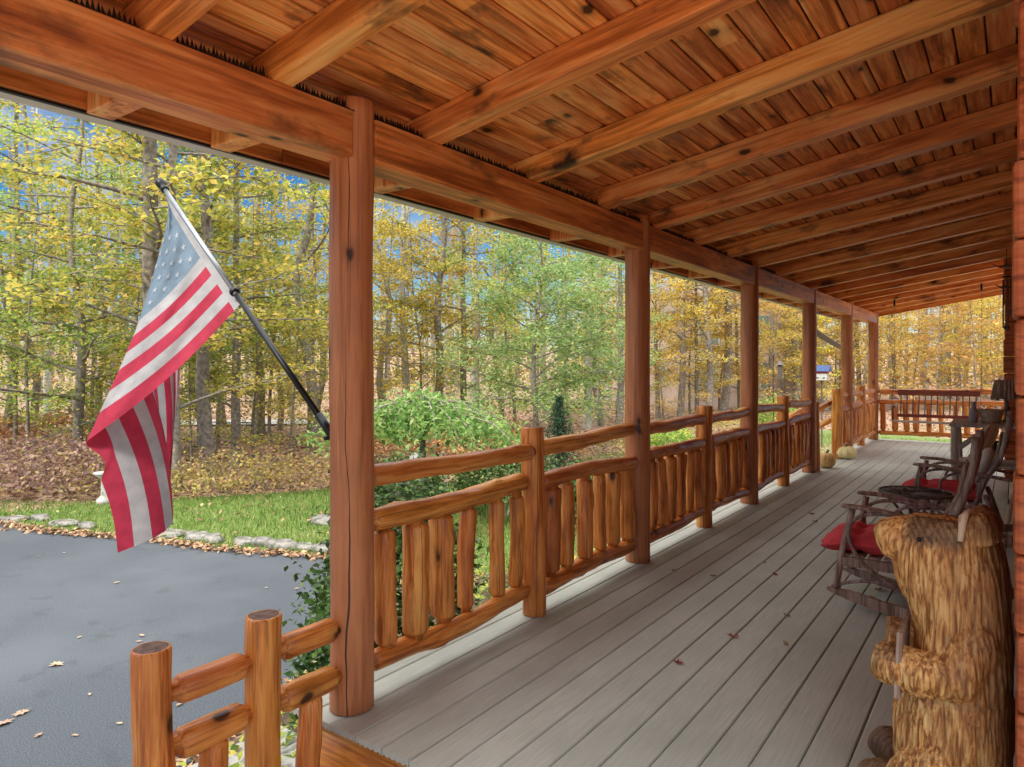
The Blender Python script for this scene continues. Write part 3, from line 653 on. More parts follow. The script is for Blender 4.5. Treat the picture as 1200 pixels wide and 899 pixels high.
# ================================================================== FLAG AND POLE
tipw = at_depth(187, 213, 3.50); brk = Vector((-2.145, 1.76, 1.05))
def build_pole():
    t = thing('flagpole', 'thin grey and black flag pole slanting up from a bracket on the first log post', 'flagpole', brk)
    d = (tipw - brk).normalized(); L = (tipw - brk).length
    mb = MB(); mb.tube([brk + d * 0.02, brk + d * L * 0.48], 0.0125, 12); place(mb.build('lower_pole', M['black'], None, True), t, (0, 0, 0))
    mb = MB(); mb.tube([brk + d * L * 0.48, brk + d * L * 0.985], 0.0115, 12); place(mb.build('upper_pole', M['steel'], None, True), t, (0, 0, 0))
    mb = MB(); mb.tube([brk + d * L * s for s in (0.955, 0.958, 0.966, 0.970, 0.976, 0.98, 0.988, 0.996, 1.004, 1.008)], [0.014, 0.02, 0.02, 0.014, 0.014, 0.021, 0.025, 0.025, 0.018, 0.006], 14)
    place(mb.build('finial', M['black'], None, True), t, (0, 0, 0))
    mb = MB(); mb.tube([brk + d * L * s for s in (0.487, 0.493, 0.499)], [0.02, 0.023, 0.02], 12); place(mb.build('ring', M['black'], None, True), t, (0, 0, 0))
    mb = MB(); mb.tube([brk - d * 0.035, brk + d * 0.09], 0.0175, 12); mb.tube([brk + d * 0.0, brk + Vector((0.03, 0.03, -0.01))], 0.018, 10)
    mb.tube([brk + Vector((0.024, 0.02, 0.05)), brk + Vector((0.024, 0.02, -0.06))], 0.012, 8, flat=2.0); mb.tube([brk + Vector((-0.004, -0.02, -0.025)), brk + Vector((-0.004, 0.02, -0.025))], 0.008, 8)
    place(mb.build('bracket', M['black'], None, True), t, (0, 0, 0))
build_pole()
def interp(xs, ys, x):
    return float(np.interp(x, xs, ys))
Hd = (tipw, at_depth(281, 357, 3.085))
def flag_point(u, v):
    """u: 0 canton edge .. 1 lower edge (along the hoist), v: 0 hoist .. 1 fly; a cloth hung from the slanting pole and folded once"""
    h = np.array([interp((0, 1), (192, 281), u), interp((0, 1), (224, 357), u)])
    fo = np.array([interp((0, .2, .4, .6, .77, .93, 1), (199, 184, 171, 155, 136, 112, 97), u), interp((0, .2, .4, .6, .77, .93, 1), (250, 302, 346, 392, 436, 488, 520), u)])
    uu = [0, .3, .5, .62, .69, .77, .85, .92, 1]
    en = np.array([interp(uu, (186, 196, 176, 203, 203, 194, 178, 158, 138), u), interp(uu, (596, 604, 612, 596, 612, 622, 632, 640, 648), u)])
    de = interp(uu, (0.03, 0.09, 0.02, 0.06, 0.0, 0.0, 0.0, 0.0, 0.0), u)
    vf = interp((0, .2, .4, .6, .77, 1), (0.08, 0.17, 0.25, 0.34, 0.43, 0.60), u)
    dh = 3.50 + (3.085 - 3.50) * u
    df = interp((0, 1), (3.47, 3.10), u)
    if v < vf:
        s = v / vf; p = h + (fo - h) * s; sag = math.sin(math.pi * s)
        p = p + np.array([3.0, 9.0 * u]) * sag * (0.4 + 0.6 * u)
        d = dh + (df - dh) * s + 0.022 * math.sin(9 * s * (0.6 + u) + u * 5) * sag + 0.013 * math.sin(26 * u - 9 * s) * sag - 0.05 * sag
    else:
        s = (v - vf) / (1 - vf); p = fo + (en - fo) * s
        p = p + np.array([interp((0, 1), (8, 9), u) * math.sin(math.pi * s) + 10 * (1 - u) * math.sin(math.pi * s), 0])
        if u > 0.9: p = p + np.array([15 * (u - 0.9) * 10 * math.sin(math.pi * min(1, s * 3.2)) * (1 if s < 0.3125 else 0), 0])
        d = df + 0.035 + de * min(1, s * 2) + 0.024 * math.sin(17 * u + 3 * s) * min(1, 4 * s) - 0.04 * s
    edge = min(1, abs(v - vf) / 0.03); d += 0.0 if v >= vf else 0.0
    return at_depth(p[0], p[1], d)
def build_flag():
    t = thing('flag', 'striped flag, red and white with a faded blue starred corner, hanging folded from the pole', 'flag', tipw)
    nu, nv = 52, 90; mb = MB()
    P = [[flag_point(i / nu, j / nv) for j in range(nv + 1)] for i in range(nu + 1)]
    # soften the fold
    for _ in range(2):
        Q = [[p.copy() for p in row] for row in P]
        for i in range(nu + 1):
            for j in range(1, nv): Q[i][j] = P[i][j] * 0.5 + (P[i][j - 1] + P[i][j + 1]) * 0.25
        P = Q
    v = [P[i][j] for i in range(nu + 1) for j in range(nv + 1)]; W = nv + 1
    def quads(sel): return [(i * W + j, i * W + j + 1, (i + 1) * W + j + 1, (i + 1) * W + j) for i in range(nu) for j in range(nv) if sel(i, j)]
    canton = lambda i, j: i < 28 and j < 36 and j > 1
    stripe = lambda i: i // 4
    sets = [('red_stripes', 'fred', lambda i, j: not (i < 28 and j < 36) and stripe(i) % 2 == 0 and j > 1), ('white_stripes', 'fwhite', lambda i, j: (not (i < 28 and j < 36) and stripe(i) % 2 == 1) or j <= 1), ('canton', 'fblue', canton)]
    for nm, mt, sel in sets:
        q = quads(sel); used = sorted({a for f in q for a in f}); ix = {a: k for k, a in enumerate(used)}
        o = link_mesh(nm, [v[a] for a in used], [tuple(ix[a] for a in f) for f in q], M[mt], None, True); place(o, t, (0, 0, 0))
    mb = MB()
    def S(u, w):
        a = min(nu - 1e-6, max(0, u * nu)); b = min(nv - 1e-6, max(0, w * nv)); i, j = int(a), int(b); fu, fv = a - i, b - j
        return (P[i][j] * (1 - fu) * (1 - fv) + P[i + 1][j] * fu * (1 - fv) + P[i][j + 1] * (1 - fu) * fv + P[i + 1][j + 1] * fu * fv)
    for r in range(9):
        for c in range(6 if r % 2 == 0 else 5):
            cu = (r + 1) / 10 * 28 / 52; cv = 0.022 + ((c * 2 + 1 + (r % 2)) / 12) * (36 / 90 - 0.022)
            n = (S(cu + .01, cv) - S(cu, cv)).cross(S(cu, cv + .01) - S(cu, cv))
            if n.length < 1e-9: continue
            n.normalize()
            for side in (1, -1):
                pts = []
                for k in range(10):
                    a = math.pi * k / 5; rr = (0.021 if k % 2 == 0 else 0.0085)
                    pts.append(S(cu + rr * math.cos(a) * 1.1, cv + rr * math.sin(a) * 0.65) + n * 0.0025 * side)
                m0 = S(cu, cv) + n * 0.0025 * side
                mb.add([m0] + pts, [(0, 1 + k, 1 + (k + 1) % 10) for k in range(10)])
    so = mb.build('stars', M['fstar']); so['kind'] = 'stuff'; place(so, t, (0, 0, 0))
build_flag()

# ================================================================== CARVED BEAR
def remeshed(mb, voxel, smooth=4):
    me = bpy.data.meshes.new('tmp'); me.from_pydata(mb.v, [], mb.f); o = bpy.data.objects.new('tmp', me); C.objects.link(o)
    md = o.modifiers.new('r', 'REMESH'); md.mode = 'VOXEL'; md.voxel_size = voxel
    sm = o.modifiers.new('s', 'SMOOTH'); sm.iterations = smooth; sm.factor = 0.5
    dg = bpy.context.evaluated_depsgraph_get(); dg.update(); out = bpy.data.meshes.new_from_object(o.evaluated_get(dg))
    bpy.data.objects.remove(o); bpy.data.meshes.remove(me); return out
def ellipsoid(mb, c, r, rot=None, n=20):
    v = []; f = []
    for i in range(n // 2 + 1):
        th = math.pi * i / (n // 2)
        for k in range(n):
            p = Vector((math.sin(th) * math.cos(2 * math.pi * k / n) * r[0], math.sin(th) * math.sin(2 * math.pi * k / n) * r[1], math.cos(th) * r[2]))
            if rot: p = rot @ p
            v.append(p + Vector(c))
    for i in range(n // 2):
        for k in range(n): f.append((i * n + k, i * n + (k + 1) % n, (i + 1) * n + (k + 1) % n, (i + 1) * n + k))
    mb.add(v, f)
def build_bear():
    BX, BY = -0.165, 2.47
    t = thing('bear_carving', 'chainsaw-carved log bear standing at lower right, muzzle to the left, holding a sign', 'wood carving', (BX, BY, 0))
    mb = MB()                                  # local: front is -X; stack of superelliptic sections (z, front, back, half width)
    sec = [(0.0, -.13, .155, .15), (.10, -.138, .16, .162), (.24, -.142, .162, .165), (.33, -.118, .162, .15), (.42, -.085, .162, .137), (.52, -.083, .162, .13), (.585, -.108, .16, .126), (.65, -.135, .158, .122), (.70, -.145, .153, .118), (.745, -.138, .145, .114), (.79, -.125, .13, .106), (.825, -.108, .108, .093), (.845, -.085, .085, .07)]
    n = 40; v = []; f = []
    for z, xf, xb, hw in sec:
        for k in range(n):
            a = 2 * math.pi * k / n; c, q = math.cos(a), math.sin(a); e = 0.8
            v.append(((xf + xb) / 2 + (xb - xf) / 2 * math.copysign(abs(c) ** e, c), hw * math.copysign(abs(q) ** e, q), z))
    for i in range(len(sec) - 1):
        for k in range(n): f.append((i * n + k, i * n + (k + 1) % n, (i + 1) * n + (k + 1) % n, (i + 1) * n + k))
    f.append(tuple(range(n - 1, -1, -1))); f.append(tuple((len(sec) - 1) * n + k for k in range(n))); mb.add(v, f)
    mb.tube([(-0.05, 0, 0.765), (-0.13, 0, 0.764), (-0.172, 0, 0.758), (-0.187, 0, 0.753)], [0.085, 0.073, 0.058, 0.036], 22)   # muzzle
    for sd in (-1, 1):
        mb.tube([(0.06, sd * 0.04, 0.60), (0.075, sd * 0.085, 0.50), (0.03, sd * 0.125, 0.412), (-0.06, sd * 0.135, 0.405), (-0.13, sd * 0.125, 0.415), (-0.176, sd * 0.115, 0.42)], [0.062, 0.07, 0.068, 0.066, 0.062, 0.052], 18)   # arm
        mb.tube([(0.02, sd * 0.13, 0.16), (-0.06, sd * 0.145, 0.12), (-0.12, sd * 0.13, 0.05)], [0.085, 0.07, 0.055], 14)
        ellipsoid(mb, (-0.165, sd * 0.115, 0.05), (0.07, 0.055, 0.055))     # foot
        mb.tube([(0.095, sd * 0.052, 0.80), (0.082, sd * 0.062, 0.845), (0.072, sd * 0.066, 0.874)], [0.050, 0.042, 0.020], 14)   # ear
    me = remeshed(mb, 0.0042, 3); me.name = 'body'
    n = len(me.vertices); co = np.empty(n * 3); me.vertices.foreach_get('co', co); co = co.reshape(-1, 3)
    no = np.array([v.normal[:] for v in me.vertices]); furrow_and_shade = np.zeros((n, 4), dtype=np.float32); furrow_and_shade[:, 3] = 1
    for i in range(n):
        x, y, z = co[i]
        ang = math.atan2(y, x - 0.02)
        arm = 1.0 if (0.34 < z < 0.56 and x < 0.05) else 0.0
        tilt = (x * 0.9 + 0.10) if z < 0.35 else (x * 0.15)
        wv = 0.6 * noise.noise(Vector((x * 7, y * 7, z * 5)))
        q = Vector((ang * 10.5 + tilt * 55 + wv, z * 5.5 - tilt * 3 + 0.5 * wv, 2.0))
        n1 = noise.noise(q); n2 = noise.noise(q * 2.1 + Vector((7, 3, 1)))
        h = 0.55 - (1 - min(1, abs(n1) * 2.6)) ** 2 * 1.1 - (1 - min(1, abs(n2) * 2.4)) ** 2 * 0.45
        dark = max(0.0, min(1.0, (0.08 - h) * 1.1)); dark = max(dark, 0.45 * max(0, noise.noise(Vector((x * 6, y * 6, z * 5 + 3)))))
        amp = 0.0056
        bark = 0.0
        if z > 0.76 and -0.12 < x < 0.05 and abs(y) > 0.02:             # dark scored brow and cheek top
            fade = max(0, min(1, (z - 0.762) / 0.025)) * max(0, min(1, (x + 0.115) / 0.03)) * max(0, min(1, (0.05 - x) / 0.012))
            bark = 0.65 * fade; g = math.sin((x * 0.8 + z * 0.55) * 420 ); dark = max(dark, fade * max(0, g)); h -= 0.8 * fade * max(0, g)
        if x < -0.115 and 0.375 < z < 0.50 and (z > 0.44 or x < -0.165):                       # claws
            g = math.sin(y * 260 + x * 60); dark = max(dark, 0.75 * max(0, g)); bark = max(bark, 0.35); h -= 0.6 * max(0, g)
        if x < -0.14 and z < 0.11: bark = max(bark, 0.8)
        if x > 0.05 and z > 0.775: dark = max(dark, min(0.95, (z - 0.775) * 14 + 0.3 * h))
        if x > 0.07: bark = max(bark, min(0.6, (x - 0.07) * 7))  # bark term also carries shade painted over the back of the body
        if x < -0.112 and 0.68 < z: amp = 0.002; dark *= 0.3        # smooth muzzle
        if abs(z - 0.345) < 0.012 and x < 0.1: dark = max(dark, 0.5)
        co[i] += no[i] * (h * amp + 0.008 * noise.noise(Vector((x * 15, y * 15, z * 9 + 4)))); furrow_and_shade[i, 0] = min(0.75, dark * 0.62); furrow_and_shade[i, 1] = bark
    me.vertices.foreach_set('co', co.ravel()); ca = me.color_attributes.new('furrow_and_shade', 'FLOAT_COLOR', 'POINT'); ca.data.foreach_set('color', furrow_and_shade.ravel())
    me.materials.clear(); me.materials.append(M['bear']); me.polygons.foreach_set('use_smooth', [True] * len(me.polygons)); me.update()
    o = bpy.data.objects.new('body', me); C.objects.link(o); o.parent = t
    for s in (-1, 1):
        mb = MB(); ellipsoid(mb, (-0.062, s * 0.102, 0.79), (0.007, 0.006, 0.007)); mb.build('eye', M['black'], t, True)
    mb = MB(); ellipsoid(mb, (-0.186, 0, 0.782), (0.014, 0.022, 0.014)); mb.build('nose', M['endgrain'], t, True)
    mb = MB(); mb.tube([(0.060, -0.068, 0.886), (0.046, -0.088, 0.866), (0.040, -0.108, 0.80)], [0.006, 0.012, 0.007], 8); mb.build('ear_rim', M['tan'], t, True)
    sg = timber('welcome_sign', (BX - 0.112, 2.385, 0.335), (BX - 0.104, 2.385, 0.53), 0.016, 0.20, None, 'oldwood', 0.003, up=(0, 1, 0))
    sg.name = 'sign_board'; tag(sg, 'small grey wooden board held upright in the carved bear paws', 'sign')
build_bear()

# ================================================================== FURNITURE
def build_rocker(name, label):
    t = thing(name, label, 'rocking chair', (0, 0, 0), 'bentwood rocking chairs')
    hw = 0.225
    def tb(nm, pts, r, mat='twig', n=8, k=6, sd=0):
        p = curve_pts(pts, k); R = random.Random(sd + len(pts)); o3 = R.uniform(0, 50)
        rs = [r * (1 + 0.16 * noise.noise(Vector((i * 0.55 + o3, 0, 0)))) for i in range(len(p))]
        mb = MB(); mb.tube(p, rs, n); return mb.build(nm, M[mat], t, True)
    for s in (-1, 1):
        y = s * hw
        # rocker runner: tall thin curved plank
        xs = [-0.83 + 0.83 * i / 16 for i in range(17)]; mb = MB()
        prof = [(x, 0.0 + ((x + 0.40) ** 2) * 0.45) for x in xs]
        v = []
        for x, z in prof:
            h = 0.055 * min(1, 0.25 + (x + 0.83) * 6)
            v += [(x, y - 0.016, z), (x, y + 0.016, z), (x, y + 0.016, z + h), (x, y - 0.016, z + h)]
        f = [(3, 2, 1, 0), (64, 65, 66, 67)]
        for i in range(16):
            for k in range(4): f.append((i * 4 + k, i * 4 + (k + 1) % 4, (i + 1) * 4 + (k + 1) % 4, (i + 1) * 4 + k))
        mb.add(v, f); mb.build('rocker', M['oldwood'], t)
        tb('leg', [(-0.785, y, 0.10), (-0.755, y, 0.30), (-0.705, y, 0.535)], 0.017, sd=3)
        tb('leg', [(-0.20, y, 0.05), (-0.27, y, 0.28), (-0.30, y, 0.36)], 0.017, sd=4)
        tb('back_post', [(-0.36, y * 0.93, 0.27), (-0.30, y * 0.95, 0.46), (-0.215, y * 0.98, 0.62), (-0.165, y, 0.80), (-0.150, y, 0.955)], 0.0195, sd=5 + s)
        # arm: flat board with upturned front
        pts = curve_pts([(-0.755, y * 1.06, 0.552), (-0.60, y * 1.08, 0.548), (-0.42, y * 1.06, 0.522), (-0.24, y * 1.02, 0.495), (-0.13, y * 0.9, 0.478)], 5)
        mb = MB(); mb.tube(pts, [0.010 if i == 0 else 0.0125 for i in range(len(pts))], 10, flat=2.2); mb.build('arm', M['oldwood'], t, True)
        tb('arm_loop', [(-0.38, y, 0.505), (-0.58, y, 0.525), (-0.70, y * 1.03, 0.475), (-0.715, y * 1.05, 0.36), (-0.63, y * 1.05, 0.235), (-0.45, y * 1.02, 0.13), (-0.24, y, 0.085)], 0.0105, sd=6)
        tb('arm_loop', [(-0.36, y * 1.03, 0.50), (-0.50, y * 1.04, 0.495), (-0.575, y * 1.05, 0.43), (-0.555, y * 1.06, 0.33), (-0.45, y * 1.04, 0.25), (-0.33, y, 0.23)], 0.0095, sd=7)
        tb('brace', [(-0.81, y * 0.98, 0.105), (-0.66, y * 0.98, 0.155), (-0.50, y * 0.98, 0.165), (-0.25, y * 0.98, 0.19)], 0.009, sd=8)
    tb('stretcher', [(-0.76, -hw, 0.24), (-0.765, 0, 0.245), (-0.76, hw, 0.24)], 0.012, sd=9)
    tb('stretcher', [(-0.50, -hw, 0.16), (-0.50, 0, 0.165), (-0.50, hw, 0.16)], 0.012, sd=10)
    mb = MB(); mb.box(-0.78, -0.33, -hw - 0.012, -hw + 0.012, 0.225, 0.275, 0.004); mb.box(-0.78, -0.33, hw - 0.012, hw + 0.012, 0.225, 0.275, 0.004)
    for k in range(6): mb.box(-0.78 + 0.075 * k, -0.72 + 0.075 * k, -hw, hw, 0.277, 0.290, 0.003)
    mb.build('seat', M['oldwood'], t)
    for k in range(5):
        y = -0.15 + 0.075 * k
        tb('back_slat', [(-0.385, y, 0.28), (-0.315, y, 0.47), (-0.235, y, 0.63), (-0.20, y, 0.80)], 0.011, 'oldwood', sd=20 + k)
    tb('crest', [(-0.16, -hw, 0.83), (-0.185, 0, 0.83), (-0.16, hw, 0.83)], 0.015, sd=12)
    tb('back_rail', [(-0.30, -hw, 0.47), (-0.315, 0, 0.47), (-0.30, hw, 0.47)], 0.013, sd=13)
    return t
def children(o): return [c for c in bpy.data.objects if c.parent == o]
def copy_tree(o, parent=None):
    c = o.copy(); C.objects.link(c); c.parent = parent
    for ch in children(o): copy_tree(ch, c)
    return c
ch1 = build_rocker('rocking_chair', 'dark bentwood rocking chair behind the bear, its red cushion hanging over the front')
ch2 = copy_tree(ch1); ch2['label'] = 'dark bentwood rocking chair beyond the round table, pale pillow on its back'
ch1.location = (0, 4.32, 0); ch2.location = (0.125, 6.38, 0)
def cushion(label, loc):
    n = 26; m = 22; v = []; f = []
    def surf(side):
        for i in range(n + 1):
            for j in range(m + 1):
                a = i / n * 2 - 1; b = j / m * 2 - 1
                th = (max(0, 1 - abs(a) ** 5) * max(0, 1 - abs(b) ** 5)) ** 0.5
                tuft = 1 - 0.62 * (math.exp(-((a + 0.33) / 0.16) ** 2 - ((abs(b) - 0.4) / 0.16) ** 2) + math.exp(-((a - 0.4) / 0.16) ** 2 - ((abs(b) - 0.4) / 0.16) ** 2)) - 0.26 * math.exp(-(b / 0.09) ** 2) - 0.30 * math.exp(-((a + 0.30) / 0.09) ** 2)
                x = -0.60 + a * 0.265; y = b * 0.225; z = 0.345 + side * 0.060 * th * tuft + 0.006 * noise.noise(Vector((a * 5, b * 5, side)))
                drop = max(0, -a - 0.55); z -= drop * 0.06; x -= 0.012 * math.sin(b * 9)
                v.append((x, y, z))
    surf(1); surf(-1); W = m + 1; off = (n + 1) * W
    for i in range(n):
        for j in range(m):
            q = (i * W + j, (i + 1) * W + j, (i + 1) * W + j + 1, i * W + j + 1); f.append(q); f.append(tuple(off + k for k in reversed(q)))
    o = link_mesh('seat_cushion', v, f, M['cushion'], None, True, loc)
    ed = [(i, 0) for i in range(n + 1)] + [(n, j) for j in range(1, m + 1)] + [(i, m) for i in range(n - 1, -1, -1)] + [(0, j) for j in range(m - 1, -1, -1)]
    mb = MB(); mb.tube([v[i * W + j] for i, j in ed], 0.006, 6, cap=False); mb.build('piping', M['cushion'], o, True)
    tag(o, label, 'cushion', 'red seat cushions'); return o
cushion('puffy red seat cushion on the near rocking chair, drooping over its front edge', (0, 4.32, 0))
cushion('puffy red seat cushion on the far rocking chair behind the round table', (0.125, 6.38, 0))
def pillow():
    mb = MB(); ellipsoid(mb, (0, 0, 0), (0.062, 0.19, 0.15), Matrix.Rotation(rad(24), 3, 'Y'), 24)
    o = mb.build('throw_pillow', M['pillow'], None, True, (-0.20, 6.36, 0.55)); tag(o, 'pale sage pillow leaning on the back of the far rocking chair', 'pillow')
pillow()
def round_table():
    cx, cy = -0.52, 5.22; t = thing('round_table', 'small round dark iron table with openwork top between the two rocking chairs', 'side table', (cx, cy, 0))
    mb = MB()
    for r in (0.215, 0.15, 0.085): mb.tube([(r * math.cos(a), r * math.sin(a), 0.48) for a in [2 * math.pi * k / 40 for k in range(41)]], 0.009 if r > .2 else 0.006, 6, cap=False)
    R = random.Random(3)
    for k in range(64):
        a = 2 * math.pi * k / 64; r0 = R.choice((0.03, 0.085)); r1 = R.choice((0.15, 0.212)); b = a + R.uniform(-.35, .35)
        mb.tube([(r0 * math.cos(a), r0 * math.sin(a), 0.479), ((r0 + r1) / 2 * math.cos((a + b) / 2 + .12), (r0 + r1) / 2 * math.sin((a + b) / 2 + .12), 0.482), (r1 * math.cos(b), r1 * math.sin(b), 0.479)], 0.0055, 5)
    mb.build('tabletop', M['iron'], t, True)
    for k in range(4):
        a = k * math.pi / 2 + 0.5; c, s = math.cos(a), math.sin(a)
        mb = MB(); mb.tube(curve_pts([(0.19 * c, 0.19 * s, 0.475), (0.10 * c, 0.10 * s, 0.36), (0.05 * c, 0.05 * s, 0.24), (0.12 * c, 0.12 * s, 0.08), (0.20 * c, 0.20 * s, 0.007)], 5), 0.009, 7); mb.build('leg', M['iron'], t, True)
    mb = MB(); mb.tube([(0.06 * math.cos(a), 0.06 * math.sin(a), 0.24) for a in [2 * math.pi * k / 20 for k in range(21)]], 0.006, 6, cap=False); mb.build('leg_ring', M['iron'], t, True)
round_table()
def bench_table():
    t = thing('plank_table', 'rough grey plank table against the house wall, basket and jar on top', 'table', (-0.2, 8.6, 0))
    mb = MB()
    for k in range(3): mb.box(-0.53, 0.12, 8.22 + 0.27 * k, 8.485 + 0.27 * k, 0.70, 0.735, 0.006)
    o = mb.build('tabletop', M['greywood']); place(o, t, (0, 0, 0))
    for x in (-0.49, 0.08):
        for y in (8.27, 8.97): log('leg', (x, y, 0), (x, y, 0.70), 0.032, int(x * 100 + y * 10), t, 'greywood', 0, lump=0.08, n=12)
    timber('brace', (-0.49, 8.27, 0.45), (-0.22, 8.27, 0.69), 0.03, 0.05, t, 'greywood')
    mb = MB(); mb.box(-0.50, 0.10, 8.29, 8.95, 0.30, 0.325, 0.005); place(mb.build('shelf', M['greywood']), t, (0, 0, 0))
bench_table()
def small_things():
    t = thing('basket', 'round wicker basket on the plank table', 'basket', (-0.19, 8.48, 0.735)); mb = MB()
    mb.lathe([(0.075, 0), (0.085, 0.03), (0.098, 0.08), (0.108, 0.13), (0.10, 0.13), (0.09, 0.08), (0.07, 0.012)], 36, wob=lambda a, z: 1 + 0.025 * math.sin(a * 18)); mb.build('body', M['basket'], t, True)
    mb = MB(); mb.tube([(0.107 * math.cos(a), 0.107 * math.sin(a), 0.13 + 0.004 * math.sin(a * 14)) for a in [2 * math.pi * k / 60 for k in range(61)]], 0.009, 6, cap=False); mb.build('rim', M['basket'], t, True)
    mb = MB(); mb.lathe([(0.032, 0), (0.038, 0.02), (0.04, 0.09), (0.036, 0.13), (0.02, 0.155), (0.018, 0.20), (0.023, 0.21), (0.02, 0.215)], 20)
    tag(mb.build('stoneware_jar', M['jar'], None, True, (-0.335, 8.42, 0.735)), 'slim grey jar left of the wicker basket on the plank table', 'jar')
    mb = MB(); mb.lathe([(0.06, 0), (0.10, 0.05), (0.115, 0.11), (0.09, 0.17), (0.06, 0.20), (0.085, 0.225), (0.08, 0.23)], 24)
    tag(mb.build('dark_urn', M['iron'], None, True, (-0.20, 8.5, 0.326)), 'dark iron pot on the lower shelf of the plank table', 'pot')
    t = thing('table_lamp', 'small lamp with a brown strip shade on a dark stem, standing on the plank table', 'lamp', (-0.06, 8.72, 0.735)); mb = MB()
    mb.lathe([(0.06, 0), (0.06, 0.015), (0.022, 0.03), (0.016, 0.10), (0.028, 0.14), (0.014, 0.18), (0.014, 0.30)], 14); mb.build('stem', M['iron'], t, True)
    mb = MB(); 
    for k in range(22):
        a = 2 * math.pi * k / 22; c, s = math.cos(a), math.sin(a); mb.tube([(0.125 * c, 0.125 * s, 0.245 - 0.01 * (k % 3)), (0.095 * c, 0.095 * s, 0.43)], [0.019, 0.0145], 5)
    mb.build('lamp_shade', M['oldwood'], t)
    # wind chime hung from a rafter by the house corner
    yc = RY[15] + 0.045; xc = -0.065; zt = rz(xc)
    t = thing('wind_chime', 'dark iron wind chime with horn-like hooks hanging near the house corner', 'wind chime', (xc, yc, zt)); mb = MB()
    mb.tube([(0, 0, 0.0), (0, 0, -0.16)], 0.003, 5); mb.tube([(0.04 * math.cos(a), 0.04 * math.sin(a), -0.30) for a in [2 * math.pi * k / 20 for k in range(21)]], 0.006, 6); mb.build('hanger', M['black'], t)
    for zz, s in ((-0.18, 1.0), (-0.40, 0.8)):
        mb = MB()
        for a in (0, math.pi, 1.6): mb.tube(curve_pts([(0, 0, zz), (0.06 * s * math.cos(a), 0.06 * s * math.sin(a), zz - 0.01), (0.13 * s * math.cos(a), 0.13 * s * math.sin(a), zz + 0.03)], 5), [0.014, 0.013, 0.012, 0.011, 0.010, 0.009, 0.008, 0.006, 0.005, 0.004, 0.003], 7)
        mb.build('horn', M['iron'], t, True)
    for k in range(5):
        a = k * 1.2566; mb = MB(); mb.tube([(0.036 * math.cos(a), 0.036 * math.sin(a), -0.33), (0.036 * math.cos(a), 0.036 * math.sin(a), -0.72 - 0.04 * k)], 0.007, 8); mb.build('rod', M['iron'], t, True)
    mb = MB(); mb.tube([(0, 0, -0.16), (0, 0, -0.82)], 0.002, 5); mb.lathe([(0.004, -0.86), (0.026, -0.85), (0.026, -0.82), (0.004, -0.81)], 14); mb.build('clapper', M['black'], t)
    # boards leaning by the wall
    def paddle(name, lb, foot, head, w0, w1):
        foot, head = Vector(foot), Vector(head); L = (head - foot).length; v = []; 
        prof = [(0, w0), (L * 0.55, w0 * 1.0), (L * 0.68, w1), (L * 0.93, w1 * 1.05), (L * 0.98, w1 * 0.75), (L, w1 * 0.3)]
        for z, w in prof: v += [(-w / 2, -0.010, z), (w / 2, -0.010, z), (w / 2, 0.010, z), (-w / 2, 0.010, z)]
        f = [(3, 2, 1, 0), tuple(20 + k for k in range(4))] + [(i * 4 + k, i * 4 + (k + 1) % 4, i * 4 + 4 + (k + 1) % 4, i * 4 + 4 + k) for i in range(5) for k in range(4)]
        o = link_mesh(name, v, f, M['tan']); z = (head - foot).normalized(); x = Vector((0.75, 0.66, 0)); x = (x - z * x.dot(z)).normalized(); y = z.cross(x)
        place(o, None, foot, Matrix((x, y, z)).transposed().to_quaternion()); tag(o, lb, 'paddle')
    paddle('wooden_paddle', 'wide tan paddle leaning between the far rocking chair and the plank table', (-0.42, 7.35, 0.0), (-0.14, 7.35, 0.80), 0.035, 0.125)
    t = thing('wall_hanging', 'two tan tapered slats hanging on the house wall behind the far rocking chair', 'wall hanging', (0.02, 5.3, 0.9))
    for k, dx in enumerate((-0.045, 0.0)):
        mb = MB(); mb.tube([(dx * 0.2 + 0.01, 0.02 * k, -0.25), (dx * 0.7, -0.02 + 0.10 * k, -0.40), (dx * 1.0 - 0.01, -0.04 + 0.16 * k, -0.57)], [0.014, 0.017, 0.012], 8); mb.build('slat', M['tan'], t, True)
    mb = MB(); mb.tube([(0.175, 0.0, -0.10), (0.06, 0.0, -0.12), (0.01, 0.01, -0.255)], 0.006, 6); mb.build('hanger', M['iron'], t, True)
small_things()
